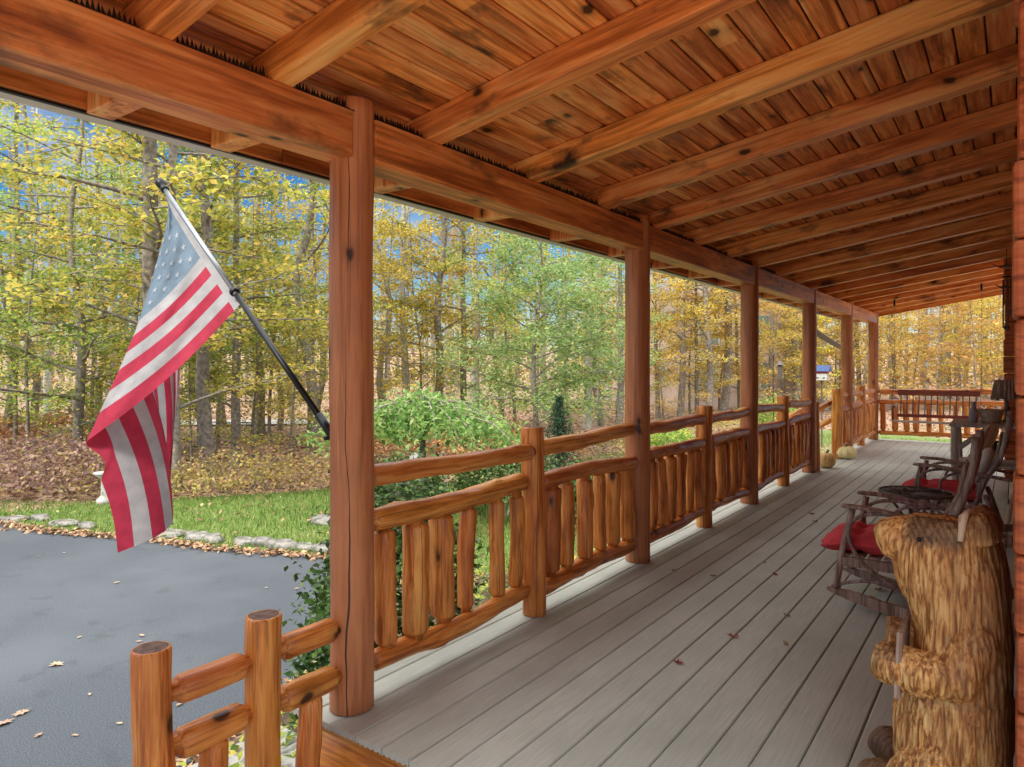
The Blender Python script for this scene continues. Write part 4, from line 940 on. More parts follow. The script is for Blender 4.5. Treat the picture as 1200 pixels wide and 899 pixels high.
def porch_swing():
    y = 12.0; t = thing('porch_swing', 'dark red porch swing hanging on chains at the far end of the porch', 'porch swing', (-0.92, y, 0.5))
    x0, x1 = -1.46, -0.40
    timber('back_board', (x0, y + 0.19, 0.905), (x1, y + 0.19, 0.905), 0.03, 0.085, t, 'swingred')
    timber('back_rail', (x0, y + 0.10, 0.56), (x1, y + 0.10, 0.56), 0.03, 0.05, t, 'swingred')
    n = 13
    for k in range(n):
        x = x0 + 0.05 + (x1 - x0 - 0.1) * k / (n - 1); mb = MB(); mb.tube([(x, y + 0.10, 0.57), (x, y + 0.19, 0.87)], 0.008, 7); place(mb.build('spindle', M['iron']), t, (0, 0, 0))
    for k in range(5): timber('seat_slat', (x0 - 0.02, y - 0.33 + 0.085 * k, 0.50 - 0.008 * k), (x1 + 0.02, y - 0.33 + 0.085 * k, 0.50 - 0.008 * k), 0.07, 0.022, t, 'greywood', 0.003)
    for x in (x0, x1):
        log('arm', (x, y - 0.33, 0.70), (x, y + 0.17, 0.72), 0.022, 61, t, 'swingred', 0, lump=0.04, n=10); log('arm_post', (x, y - 0.31, 0.50), (x, y - 0.31, 0.70), 0.018, 62, t, 'swingred', 0, lump=0.04, n=10)
        mb = MB(); xx = x + (-0.02 if x < -1 else 0.02)
        for (a, b) in (((xx, y, rz(x) - 0.0), (xx, y, 1.35)), ((xx, y, 1.35), (xx, y - 0.31, 0.70)), ((xx, y, 1.35), (xx, y + 0.18, 0.90))):
            a, b = Vector(a), Vector(b); L = (b - a).length; k = int(L / 0.03)
            for i in range(k):
                p = a.lerp(b, i / k); q = a.lerp(b, (i + 1.15) / k); w = Vector((0.009, 0, 0)) if i % 2 else Vector((0, 0.009, 0))
                mb.tube([p, (p + q) / 2 + w, q, (p + q) / 2 - w, p], 0.0028, 4, cap=False)
        place(mb.build('chain', M['iron']), t, (0, 0, 0))
        mb = MB(); mb.tube([(xx, y, rz(x)), (xx, y, rz(x) - 0.10)], [0.012, 0.016], 8); place(mb.build('spring', M['black']), t, (0, 0, 0))
porch_swing()
def pumpkin(name, lb, loc, r, h, mat, ribs=11):
    t = thing(name, lb, 'pumpkin', loc, 'pumpkins at the top of the steps'); mb = MB(); prof = []
    for i in range(17):
        th = math.pi * i / 16; prof.append((max(0.003, r * math.sin(th) ** 0.72), h / 2 - h / 2 * math.cos(th) + 0.02 * h * 0))
    prof = [(a, z - (0.10 * h * math.exp(-(a / (0.32 * r)) ** 2) if z > h / 2 else -0.06 * h * math.exp(-(a / (0.3 * r)) ** 2))) for a, z in prof]
    mb.lathe(prof, 88, wob=lambda a, z: 1 - 0.075 * (1 - abs(math.sin(a * ribs / 2))) ** 2.2); mb.build('body', M[mat], t, True)
    mb = MB(); mb.tube(curve_pts([(0, 0, h * 0.86), (0.005, 0, h * 0.99), (0.025, 0.01, h * 1.13)], 4), [0.026, 0.022, 0.018, 0.016, 0.015, 0.014, 0.014, 0.013, 0.015], 8); mb.build('stem', M['stem'], t, True)
pumpkin('pumpkin', 'squat cream pumpkin on the deck beside the rough stair rail post', (-1.93, 10.72, 0), 0.145, 0.185, 'pumpkin')
pumpkin('pumpkin', 'taller tan pumpkin half hidden behind the fourth roof post', (-1.96, 9.62, 0), 0.115, 0.20, 'gourd', 9)

# fallen leaves on the deck and the driveway
def leaf_shape(size, rng, curl=0.25):
    pts = []; n = 14
    for k in range(n):
        a = 2 * math.pi * k / n; r = size * (0.5 + 0.22 * (1 if k % 2 == 0 else -0.6)) * (1.1 - 0.25 * abs(math.sin(a))); pts.append((r * math.cos(a), r * math.sin(a) * 0.72, curl * size * (rng.uniform(0, 0.8) * abs(math.sin(a)) + 0.3 * math.cos(a) ** 2)))
    v = [(0, 0, 0.002)] + [(x, y, z + 0.002) for x, y, z in pts] + [(-size * 0.85, 0, 0.006), (-size * 0.5, 0.003, 0.004)]
    return v, [(0, 1 + k, 1 + (k + 1) % n) for k in range(n)] + [(0, n + 1, n + 2)]
rl = random.Random(12)
deck_leaves = [((908, 674), 'l_red'), ((896, 660), 'l_pale'), ((922, 722), 'l_pale'), ((859, 747), 'l_rust'), ((920, 755), 'l_fallen'), ((795, 778), 'l_red'), ((966, 642), 'l_red'), ((981, 669), 'l_fallen'), ((1021, 700), 'l_fallen'), ((1030, 692), 'l_fallen'), ((837, 676), 'l_fallen'), ((955, 612), 'l_rust'), ((790, 670), 'l_pale'), ((951, 603), 'l_red')]
lw = {'l_red': 'dark red', 'l_pale': 'pale tan', 'l_rust': 'rusty orange', 'l_fallen': 'brown'}
near = {0: 'left of the rocking chair runner', 1: 'farther left of the rocking chair', 2: 'in front of the rocker tip', 3: 'at the middle of the deck', 4: 'large one, midway between bear and first railing', 5: 'alone, farthest left on the near deck', 6: 'beside the front of the red cushion', 7: 'by the rocker tip', 8: 'under the rocking chair', 9: 'under the rocking chair, farther in', 10: 'near the third roof post', 11: 'beyond the first rocking chair', 12: 'near the second roof post', 13: 'beyond the first rocking chair, farther off'}
for k, (p, mt) in enumerate(deck_leaves):
    v, f = leaf_shape(rl.uniform(0.032, 0.045), rl, 0.6); o = link_mesh('fallen_leaf', v, f, M[mt], None, False, on_plane(*p, 0.0)); o.rotation_euler = (0, 0, rl.uniform(0, 6))
    tag(o, f'{lw[mt]} curled leaf lying on the deck boards {near[k]}', 'leaf', 'fallen leaves on the deck')
dl = [(137, 683), (163, 752), (93, 747), (105, 745), (166, 745), (67, 779), (52, 778), (24, 778), (105, 814), (108, 845), (140, 848), (45, 862), (88, 862), (25, 836), (5, 848), (63, 780), (210, 826), (46, 652), (75, 648), (312, 689), (348, 690), (200, 651), (272, 888), (285, 884), (12, 757), (10, 850), (228, 700), (120, 720), (330, 720), (60, 700)]
for k, p in enumerate(dl[:24]):
    if k in (3, 6, 7, 9, 21): continue
    big = k in (5, 13, 14, 22); v, f = leaf_shape((0.075 if big else rl.uniform(0.026, 0.05)), rl, 0.2); o = link_mesh('fallen_leaf', v, f, M['l_pale'], None, False, on_plane(p[0], p[1], GZ + 0.012)); o.rotation_euler = (0, 0, rl.uniform(0, 6))
    tag(o, 'large pale tan leaf lying on the asphalt driveway' if big else 'small pale dry leaf scattered on the asphalt driveway', 'leaf', 'large leaves on the driveway' if big else 'small leaves on the driveway')

# ================================================================== THE GROUND
def hgt(x, y):
    d = math.hypot(x, y); return GZ + (0.0 if d < 26 else 0.0016 * (d - 26) ** 1.5) + (0.05 * noise.noise(Vector((x * 0.2, y * 0.2, 0))) if d > 12 else 0)
def build_ground():
    N = 120; v = []; f = []
    def ax(i): u = i / N * 2 - 1; return 40 * u + 260 * u ** 5
    for i in range(N + 1):
        for j in range(N + 1): x, y = ax(i) - 10, ax(j) + 10; v.append((x, y, hgt(x, y)))
    W = N + 1; f = [(i * W + j, (i + 1) * W + j, (i + 1) * W + j + 1, i * W + j + 1) for i in range(N) for j in range(N)]
    tag(link_mesh('ground', v, f, M['litter'], None, True), kind='structure')
    def sheet(name, poly, z, mat, cell=None):
        o = link_mesh(name, [(x, y, z) for x, y in poly], [tuple(range(len(poly)))], M[mat]); tag(o, kind='structure'); return o
    def px(*ps): return [tuple(on_plane(a, b, GZ)[:2]) for a, b in ps]
    edge = px((-260, 592), (-120, 600), (0, 613), (60, 622), (120, 627), (190, 633), (260, 643), (330, 648), (384, 652)) + [(-5.35, 4.95), (-4.75, 4.6), (-4.2, 3.9), (-3.75, 3.1), (-3.5, 2.3), (-3.25, 1.6)]
    drive = edge + [(-2.3, 1.45), (-2.3, -8), (-40, -8), (-40, edge[0][1])]
    sheet('driveway', drive, GZ + 0.008, 'asphalt')
    lawn_far = px((-260, 560), (0, 588), (60, 590), (150, 588), (260, 582), (330, 578), (400, 572))
    lawn = edge[:11] + [(-3.9, 5.5), (-3.6, 9), (-3.3, 12), (-2.9, 15), (-2.6, 18), (0, 22), (-4, 24), (-7, 22), (-7.5, 17), (-7.6, 12), (-7.6, 9.2)] + lawn_far[::-1]
    sheet('lawn', lawn, GZ + 0.004, 'turf')
    sheet('planting_bed', [(-2.2, 1.65), (-3.2, 1.68), (-3.45, 2.4), (-3.7, 3.2), (-4.15, 4.0), (-4.65, 4.7), (-3.9, 5.45), (-3.4, 8.6), (-2.2, 9.2)], GZ + 0.012, 'soil')
    mb = MB(); mb.box(-3.3, -2.3, 1.75, 2.35, GZ - 0.05, GZ + 0.03, 0.01); tag(mb.build('concrete_pad', M['concrete']), kind='structure')
    road = [on_plane(a, b, GZ) for a, b in ((-200, 500), (0, 508), (75, 507), (215, 500), (360, 499), (520, 495))]; road2 = [on_plane(a, b, GZ) for a, b in ((-200, 493), (0, 500.5), (75, 499.5), (215, 494), (360, 493), (520, 490))]
    rp = [(p.x, p.y, hgt(p.x, p.y) + 0.06) for p in road] + [(p.x, p.y, hgt(p.x, p.y) + 0.06) for p in road2[::-1]]; n = len(road)
    tag(link_mesh('road', rp, [(i, i + 1, 2 * n - 2 - i, 2 * n - 1 - i) for i in range(n - 1)], M['concrete']), kind='structure')
    # grass blades on the lawn
    rng = np.random.default_rng(8); ps = np.array(lawn)
    def inside(q, poly):
        x, y = q[:, 0], q[:, 1]; c = np.zeros(len(q), bool); j = len(poly) - 1
        for i in range(len(poly)):
            xi, yi, xj, yj = *poly[i], *poly[j]
            if yi != yj: c ^= ((yi > y) != (yj > y)) & (x < (xj - xi) * (y - yi) / (yj - yi) + xi)
            j = i
        return c
    q = rng.uniform((-16, 2), (0, 22), (330000, 2)); q = q[inside(q, ps)]; d = np.hypot(q[:, 0], q[:, 1]); q = q[rng.uniform(0, 1, len(q)) < np.clip(9.0 / d, 0.25, 1) ** 1.3]
    n = len(q); a = rng.uniform(0, 6.283, n); h = rng.uniform(0.03, 0.075, n); w = rng.uniform(0.004, 0.008, n); ln = rng.normal(size=(n, 2)) * 0.022
    b = np.stack([q[:, 0], q[:, 1], np.full(n, GZ)], 1); s = np.stack([np.cos(a) * w, np.sin(a) * w, np.zeros(n)], 1); tip = b + np.stack([ln[:, 0], ln[:, 1], h], 1)
    tag(leaf_object('grass', np.stack([b - s, b + s, tip + s * 0.3, tip - s * 0.3], 1).reshape(-1, 3), M['grass']), 'short green lawn grass with leaves in it', 'grass', kind='stuff')
    # litter on the woods floor, on the lawn and along the stones
    q = rng.uniform((-34, 3), (2, 34), (150000, 2)); ok = ~inside(q, ps) & ~inside(q, np.array(drive)) & ~((q[:, 0] > -4.3) & (q[:, 1] < 16)); d = np.hypot(q[:, 0], q[:, 1]); ok &= (d > 8) & (rng.uniform(0, 1, len(q)) < np.clip(11 / d, .2, 1)); q = q[ok]
    z = np.array([hgt(x, y) for x, y in q]) + rng.uniform(0.005, 0.04, len(q)); V = leaf_arrays(np.column_stack([q, z]), 0.085, rng, 0.8)
    q2 = rng.uniform((-16, 2), (0, 22), (5000, 2)); q2 = q2[inside(q2, ps)]; V2 = leaf_arrays(np.column_stack([q2, np.full(len(q2), GZ + 0.05)]), 0.06, rng, 1.0)
    e = [Vector((x, y, 0)) for x, y in edge]; q3 = []
    for i in range(len(e) - 1):
        L = (e[i + 1] - e[i]).length
        for k in range(int(L * (230 if i < 9 else 110))): p = e[i].lerp(e[i + 1], rng.uniform()); q3.append((p.x + rng.normal() * 0.03 + 0.03, p.y + rng.normal() * 0.06 - 0.09, GZ + 0.015 + rng.uniform(0, 0.035)))
    V3 = leaf_arrays(np.array(q3), 0.06, rng, 0.6)
    tag(leaf_object('leaf_litter', np.vstack([V, V2, V3]), M['l_fallen']), 'brown fallen leaves covering the woodland floor and the stone edge', 'fallen leaves', kind='stuff')
    q4 = rng.uniform((-4.9, 1.7), (-2.3, 9.0), (7000, 2)); q4 = q4[inside(q4, np.array([(-2.2, 1.65), (-3.2, 1.68), (-3.45, 2.4), (-3.7, 3.2), (-4.15, 4.0), (-4.65, 4.7), (-3.9, 5.45), (-3.4, 8.6), (-2.2, 9.2)]))]
    V = leaf_arrays(np.column_stack([q4, GZ + rng.uniform(0.02, 0.14, len(q4))]), 0.055, rng, 0.5); tag(leaf_object('ground_cover', V, M['l_lime']), 'low leafy ground cover in the bed below the railing', 'ground cover', kind='stuff')
    # edging stones
    R = random.Random(21); spots = [(6, 612, .42), (38, 611, .30), (66, 617, .45), (92, 621, .25), (148, 625, .3), (190, 629, .5), (222, 633, .42), (240, 636, .34), (276, 639, .36), (298, 641, .3), (322, 644, .42), (348, 645, .34), (372, 648, .4), (-30, 606, .4), (-70, 603, .45)]
    for k, (a, b, w) in enumerate(spots):
        bm = bmesh.new(); bmesh.ops.create_icosphere(bm, subdivisions=3, radius=1); hh = R.uniform(0.025, 0.055)
        for q in bm.verts:
            s = 1 + 0.28 * noise.noise(q.co * 1.4 + Vector((k * 7, 0, 0))) + 0.10 * noise.noise(q.co * 4 + Vector((0, k * 5, 0)))
            q.co = Vector((q.co.x * w * 0.5 * s, q.co.y * w * 0.34 * s, max(-0.3, min(0.75, q.co.z * s)) * hh * 1.5))
        me = bpy.data.meshes.new('edging_stone'); bm.to_mesh(me); bm.free(); me.materials.append(M['stone']); me.polygons.foreach_set('use_smooth', [True] * len(me.polygons))
        o = bpy.data.objects.new('edging_stone', me); C.objects.link(o); p = on_plane(a, b, GZ); p.y += 0.1; o.location = (p.x, p.y, GZ + 0.02); o.rotation_euler = (0, 0, R.uniform(-0.3, 0.6))
        tag(o, 'pale flat edging stone between the lawn and the driveway', 'stone', 'pale stones edging the driveway')
build_ground()

# ================================================================== TREES AND SHRUBS
def gpos(px, py): p = on_plane(px, py, GZ); return Vector((p.x, p.y, hgt(p.x, p.y)))
def dpos(px, d): p = at_depth(px, 430, d); return Vector((p.x, p.y, hgt(p.x, p.y)))
TALL = [grow(11, 12.5, 0.15, 17, 1.8, 8.2, 2.5, 4400, 0.105), grow(12, 13, 0.14, 15, 2.6, 8.6, 2.2, 3900, 0.105, rise=0.35), grow(13, 12, 0.12, 18, 1.4, 7.6, 2.1, 4400, 0.10), grow(14, 13, 0.15, 14, 3.0, 9, 2.4, 3600, 0.11, wob=0.5)]
SPARSE = [grow(15, 13, 0.15, 13, 2.6, 8.6, 2.2, 1900, 0.12, rise=0.35), grow(16, 13, 0.12, 15, 1.8, 8.2, 2.1, 2100, 0.12), grow(17, 14, 0.14, 12, 3.2, 9, 2.3, 1700, 0.12, wob=0.5), grow(18, 13, 0.11, 14, 2.2, 8.5, 2.2, 2000, 0.12, wob=0.35)]
SAP = [grow(21, 6.5, 0.045, 18, 0.7, 5.6, 1.7, 3300, 0.085, rise=0.3, sub=6, wob=0.3, sides=7), grow(22, 7.5, 0.05, 20, 1.0, 6.8, 1.9, 3500, 0.09, rise=0.2, sub=6, wob=0.4, sides=7), grow(23, 5.0, 0.035, 16, 0.5, 4.4, 1.4, 3000, 0.08, rise=0.35, sub=6, wob=0.3, sides=7)]
GREEN = grow(31, 5.6, 0.07, 26, 0.9, 5.0, 2.0, 17000, 0.075, rise=0.35, sub=7, flat=0.13, wob=0.35, leaf='l_green')
BEECH = grow(33, 9, 0.11, 24, 0.9, 7.6, 3.0, 9000, 0.080, rise=0.18, sub=7, flat=0.08, wob=0.3, leaf='l_lime')
Rt = random.Random(44)
plant_tree(BEECH, 'beech_tree', 'bushy yellow-green tree with spreading low limbs at the left edge of the woods', 'tree', gpos(92, 548), 0.95, 0.6)
plant_tree(GREEN, 'locust_tree', 'airy soft green tree standing beyond the first railing', 'tree', gpos(628, 540), 1.0, 0.3)
named = [  # px, base row, proto, scale, leaf, label
    (181, 566, 0, 1.15, 'l_yg', 'thick grey trunk rising directly behind the flag'), (208, 574, 2, 0.95, 'l_yg', 'dark slim trunk just right of the flag, nearest to the lawn'), (243, 556, 1, 0.98, 'l_yg', 'dark trunk seen right of the flag between two thinner ones'),
    (276, 545, 2, 0.85, 'l_lime', 'thin grey trunk in the middle between the flag and the first post'), (361, 526, 3, 0.95, 'l_yg', 'tree with a flared mossy foot beside the flag pole bracket'), (478, 512, 0, 0.85, 'l_yellow', 'yellow-leaved tree with a mottled trunk right of the first post'),
    (512, 510, 1, 0.95, 'l_yg', 'grey trunk above the weeping tree, second right of the first post'), (545, 505, 2, 0.95, 'l_yellow', 'yellow-leaved trunk just left of the airy green tree'),
    (853, 492, 3, 1.15, 'l_gold', 'stout trunk in front of the pale house, left of the third post'), (830, 496, 1, 0.95, 'l_gold', 'dark trunk before the pale house, just left of the stout one'), (797, 494, 0, 0.9, 'l_gold', 'leaning grey trunk right of the second post'), (934, 478, 1, 1.0, 'l_gold', 'pale straight trunk between the third and fourth posts')]
for k, (a, b, pr, s, lf, lb) in enumerate(named):
    plant_tree(TALL[pr], 'forest_tree', lb, 'tree', gpos(a, b), s, Rt.uniform(0, 6.28), lf, 'palebark' if k in (5, 11) else None, None, (Rt.uniform(-.03, .03), 0.10 if k == 10 else Rt.uniform(-.03, .03)))
groups = {'L': ('slim yellow-green woodland tree behind the lawn, left of the first post', 'yellow-green trees left of the first post'), 'M': ('yellow-green woodland tree standing behind the airy green tree', 'trees behind the airy green tree'),
          'H': ('golden-leaved tree standing around the pale house', 'golden trees around the pale house'), 'G': ('golden-leaved tree in the woods beyond the far end of the porch', 'golden trees beyond the porch end')}
rest = [(12, 522, 1, .9, 'l_yg', 'L'), (38, 512, 2, .8, 'l_lime', 'L'), (122, 516, 3, .9, 'l_yg', 'L'), (150, 510, 2, .9, 'l_lime', 'L'), (232, 524, 2, .8, 'l_yg', 'L'), (298, 520, 1, .8, 'l_yg', 'L'), (308, 512, 0, .7, 'l_lime', 'L'), (326, 505, 3, .85, 'l_yg', 'L'), (342, 500, 1, .8, 'l_yellow', 'L'), (374, 502, 2, .9, 'l_yg', 'L'), (60, 500, 0, .9, 'l_yg', 'L'), (-40, 530, 0, 1, 'l_yg', 'L'), (265, 500, 3, 1, 'l_yg', 'L'), (-110, 520, 1, 1, 'l_yg', 'L'), (-190, 535, 2, 1, 'l_lime', 'L'), (-270, 515, 0, 1, 'l_yg', 'L'), (-360, 530, 3, 1, 'l_yg', 'L'), (-470, 520, 1, 1, 'l_lime', 'L'), (-600, 530, 0, 1, 'l_yg', 'L'),
        (452, 508, 2, .85, 'l_yg', 'M'), (586, 496, 3, 1, 'l_yg', 'M'), (640, 492, 1, 1, 'l_yg', 'M'), (685, 502, 0, .95, 'l_yg', 'M'), (703, 500, 2, .8, 'l_lime', 'M'), (722, 505, 1, .85, 'l_yellow', 'M'), (430, 495, 0, 1, 'l_yg', 'M'), (560, 488, 0, 1.1, 'l_yg', 'M'),
        (770, 490, 2, .9, 'l_gold', 'H'), (818, 492, 2, .8, 'l_gold', 'H'), (866, 487, 2, .85, 'l_yellow', 'H'), (905, 483, 0, .9, 'l_gold', 'H'), (918, 478, 2, 1, 'l_gold', 'H'), (748, 488, 0, 1, 'l_gold', 'H'),
        (968, 482, 1, .9, 'l_gold', 'G'), (985, 474, 2, 1, 'l_yellow', 'G'), (1006, 478, 0, .9, 'l_gold', 'G'), (1045, 476, 1, .9, 'l_gold', 'G'), (1062, 470, 2, 1, 'l_gold', 'G'), (1085, 476, 3, .9, 'l_gold', 'G'), (1112, 470, 0, 1, 'l_yellow', 'G'), (1132, 474, 2, .95, 'l_gold', 'G'), (1155, 470, 1, 1, 'l_gold', 'G'), (1172, 474, 0, .9, 'l_gold', 'G'), (1195, 472, 2, 1, 'l_gold', 'G'), (1225, 474, 2, 1, 'l_gold', 'G')]
for a, b, pr, s, lf, g in rest:
    plant_tree((SPARSE if g in 'LM' else TALL)[pr], 'forest_tree', groups[g][0], 'tree', gpos(a, b), s * Rt.uniform(.92, 1.08), Rt.uniform(0, 6.28), lf, Rt.choice((None, None, 'palebark')), groups[g][1], (Rt.uniform(-.04, .04), Rt.uniform(-.04, .04)))
saps = [(-80, 540, 1, 1.1, 'l_yg'), (-160, 530, 0, 1.2, 'l_lime'), (-240, 535, 1, 1.2, 'l_yg'), (-330, 525, 0, 1.3, 'l_yg'), (-430, 530, 1, 1.2, 'l_lime'), (-540, 525, 0, 1.3, 'l_yg'), (30, 552, 0, .9, 'l_lime'), (150, 540, 1, .9, 'l_yg'), (225, 545, 2, .9, 'l_yg'), (300, 540, 0, .85, 'l_yg'), (340, 545, 2, .8, 'l_yg'), (262, 528, 1, 1, 'l_yg'), (10, 535, 1, 1.1, 'l_yg'), (110, 525, 0, 1.2, 'l_lime'), (370, 520, 1, 1, 'l_yellow'), (320, 520, 0, 1.2, 'l_yg'), (190, 520, 1, 1.3, 'l_yg'),
        (455, 520, 1, .95, 'l_yellow'), (500, 512, 0, 1, 'l_yellow'), (480, 500, 1, 1.2, 'l_yg'), (560, 515, 0, .9, 'l_lime'), (700, 512, 1, .9, 'l_green'), (725, 520, 0, .8, 'l_green'), (670, 505, 1, 1, 'l_lime'), (600, 505, 0, 1.2, 'l_yg'),
        (775, 498, 0, .8, 'l_yellow'), (805, 488, 1, 1.0, 'l_gold'), (845, 486, 0, 1.1, 'l_gold'), (875, 490, 1, .9, 'l_gold'), (900, 490, 0, .9, 'l_gold'), (925, 482, 1, 1, 'l_gold'), (948, 484, 0, 1, 'l_yellow'), (975, 480, 1, 1, 'l_gold'), (1012, 484, 0, 1, 'l_yellow'), (1040, 482, 1, 1, 'l_gold'), (1070, 480, 0, 1.1, 'l_gold'), (1095, 484, 1, .9, 'l_gold'), (1120, 482, 0, 1, 'l_yellow'), (1145, 484, 1, .9, 'l_gold'), (1165, 482, 0, 1, 'l_gold'), (1200, 484, 1, 1, 'l_gold')]
for a, b, pr, s, lf in saps:
    g = ('thin understory sapling with yellow-green leaves at the woods edge left of the second post', 'understory saplings left of the second post') if a < 750 else ('thin understory sapling with golden leaves beyond the far railings', 'understory saplings beyond the far railings')
    plant_tree(SAP[pr], 'sapling', g[0], 'sapling', gpos(a, b), s * Rt.uniform(.9, 1.1), Rt.uniform(0, 6.28), lf, None, g[1], (Rt.uniform(-.06, .06), Rt.uniform(-.06, .06)))

def weeping_tree():
    p = gpos(494, 590); t = thing('weeping_tree', 'low mounded weeping tree with bright green drooping leaves behind the first railing', 'tree', p)
    rng = np.random.default_rng(70); mb = MB(); R = random.Random(71); mb.tube([(0, 0, -0.1), (0.04, 0, 0.4), (-0.02, 0.03, 0.8), (0.03, 0, 1.15)], [0.075, 0.06, 0.055, 0.04], 9); cen = []
    for k in range(46):
        a = k * 2.4; L = R.uniform(0.5, 1.75); top = 1.62 - 0.16 * L + R.uniform(-.12, .10); c, s = math.cos(a), math.sin(a)
        pts = curve_pts([(0, 0, 1.0), (0.3 * L * c, 0.3 * L * s, top), (0.75 * L * c, 0.75 * L * s, top - 0.10), (L * c, L * s, top - 0.22 - 0.12 * L)], 5); mb.tube(pts, [0.02 * (1 - 0.05 * i) for i in range(len(pts))], 5, cap=False)
        for q in pts[4:]:
            m = 15; cen.append(np.array(q) + rng.normal(size=(m, 3)) * np.array([0.11, 0.11, 0.06]) + np.column_stack([np.zeros(m), np.zeros(m), -rng.uniform(0, 0.18, m)]))
    mb.build('trunk', M['bark'], t, True); V = leaf_arrays(np.vstack(cen), 0.10, rng, 0.25, 0.42, droop=0.9); leaf_object('crown', V, M['l_weep'], t)
weeping_tree()
def spruce():
    p = gpos(655, 568); t = thing('young_spruce', 'small dark green cone-shaped spruce just right of the nearest railing post', 'tree', p); rng = np.random.default_rng(5); mb = MB(); H = 1.55; mb.tube([(0, 0, -0.05), (0, 0, H)], [0.035, 0.005], 7); cen = []
    for k in range(150):
        z = 0.1 + (H - 0.15) * k / 150; a = k * 2.4; L = 0.46 * (1 - z / H) + 0.03; e = np.array([math.cos(a) * L, math.sin(a) * L, z + 0.10 * L]); mb.tube([(0, 0, z), tuple(e)], [0.006, 0.002], 4, cap=False)
        m = int(20 + 70 * L); cen.append(np.array([0, 0, z]) + (e - np.array([0, 0, z])) * rng.uniform(0.15, 1.05, m)[:, None] + rng.normal(size=(m, 3)) * 0.02)
    mb.build('trunk', M['bark'], t, True); leaf_object('crown', leaf_arrays(np.vstack(cen), 0.055, rng, 0.1, 0.22), M['l_spruce'], t)
spruce()
Rb = random.Random(9)
def shrub(lb, p, r, h, n, size, mat, seed, name='shrub', group=None):
    t = thing(name, lb, 'shrub', p, group); mb = MB(); stem_cluster(mb, Rb, h, r); mb.build('stems', M['bark'], t); leaf_object('foliage', bush_mesh(seed, r, h, n, size), M[mat], t); return t
shrub('glossy dark green shrub directly behind the first post and its railing', Vector((-2.78, 2.75, GZ)), 0.42, 1.42, 6500, 0.042, 'l_box', 1)
shrub('dark green shrub touching the left side of the first post', Vector((-2.62, 2.28, GZ)), 0.26, 1.02, 3000, 0.042, 'l_box', 2)
shrub('green shrub below the statue, seen above the middle rail left side', gpos(468, 640), 0.55, 1.0, 3500, 0.06, 'l_box', 3)
shrub('spreading dark green shrub left of the nearest railing post', gpos(592, 606), 0.75, 0.85, 5000, 0.055, 'l_box', 4)
shrub('low green shrub under the small spruce', gpos(690, 606), 0.7, 0.62, 4500, 0.06, 'l_box', 5)
shrub('bright green leafy shrub seen through the rails past the second post', gpos(785, 540), 0.55, 0.7, 3000, 0.06, 'l_lime', 6)
shrub('pale green shrub in front of the woods near the fourth post', gpos(905, 512), 0.8, 1.1, 3000, 0.07, 'l_lime', 7)
shrub('rust-orange bush behind the weeping tree on the right', gpos(560, 545), 1.1, 1.0, 3500, 0.08, 'l_rust', 8)
shrub('faded orange bush behind the weeping tree on the left', gpos(455, 545), 0.9, 0.8, 2500, 0.08, 'l_rust', 9)
shrub('purple-brown thicket of dry brush at the far left beside the road', gpos(25, 575), 1.5, 0.85, 3000, 0.075, 'l_brown', 10)
shrub('brown dry brush left of the flag behind the grass', gpos(88, 577), 1.2, 0.65, 1800, 0.075, 'l_brown', 11)
shrub('golden dry grass clump beside the distant road', gpos(50, 522), 2.2, 0.8, 3500, 0.12, 'l_rust', 14)
for k, (a, b, r, h, mt) in enumerate([(60, 560, 1.2, .8, 'l_brown'), (150, 578, .9, .7, 'l_brush'), (225, 578, .8, .6, 'l_brush'), (262, 578, .9, .75, 'l_brush'), (290, 576, .9, .8, 'l_brush'), (318, 574, 1.0, .65, 'l_brush'), (350, 570, .9, .55, 'l_brush'), (378, 566, 1.0, .6, 'l_brush'), (-20, 570, 1.4, .9, 'l_brown'), (120, 560, 1.3, .8, 'l_brown'),
        (740, 530, 1.0, .8, 'l_brush'), (770, 515, 1, .9, 'l_yg'), (820, 510, 1, .8, 'l_brush'), (860, 506, 1, .8, 'l_yg'), (640, 540, 1, .7, 'l_rust'), (700, 535, 1, .8, 'l_brush')]):
    shrub('loose yellowing brush at the edge of the woods', gpos(a, b), r, h * Rb.uniform(0.5, 1.0), 620, 0.065, mt, 30 + k, 'brush', 'yellowing brush along the woods edge')

# distant woods closing the view
def far_woods():
    rng = np.random.default_rng(90); R = random.Random(91); mb = MB()
    for k in range(270):
        px = R.uniform(-700, 1330); d = R.uniform(34, 75); p = dpos(px, d); r = R.uniform(0.08, 0.2); ln = R.uniform(-.6, .6)
        mb.tube([(p.x, p.y, p.z - 0.3), (p.x + ln * .3, p.y, p.z + 5), (p.x + ln, p.y + ln * .4, p.z + R.uniform(11, 17))], [r * 1.1, r * 0.85, r * 0.3], 5, cap=False)
    for mt, lo, hi, cnt, zs in (('l_yg', -800, 760, 22000, 3.4), ('l_gold', 690, 1330, 36000, 6.5), ('l_brown', -800, 1330, 16000, 2.2)):
        nc = cnt // 60; cen = []
        for _ in range(nc):
            px = rng.uniform(lo, hi); d = rng.uniform(30, 72); d = d if not 765 < px < 890 else max(d, 47.0); p = dpos(px, d); z = p.z + abs(rng.normal()) * zs * (0.6 + d / 90)
            cen.append(np.array([p.x, p.y, z + 0.3]) + rng.normal(size=(60, 3)) * np.array([1.0, 1.0, 0.45]))
        o = leaf_object('far_foliage', leaf_arrays(np.vstack(cen), 0.24, rng, 0.4), M[mt])
        tag(o, {'l_yg': 'hazy yellow-green foliage of the woods across the road', 'l_gold': 'golden foliage of the woods beyond the porch end', 'l_brown': 'brownish undergrowth deep in the woods'}[mt], 'woods', kind='stuff')
    tag(mb.build('far_trunks', M['bark'], None, True), 'many thin grey trunks deep in the woods', 'woods', kind='stuff')
far_woods()

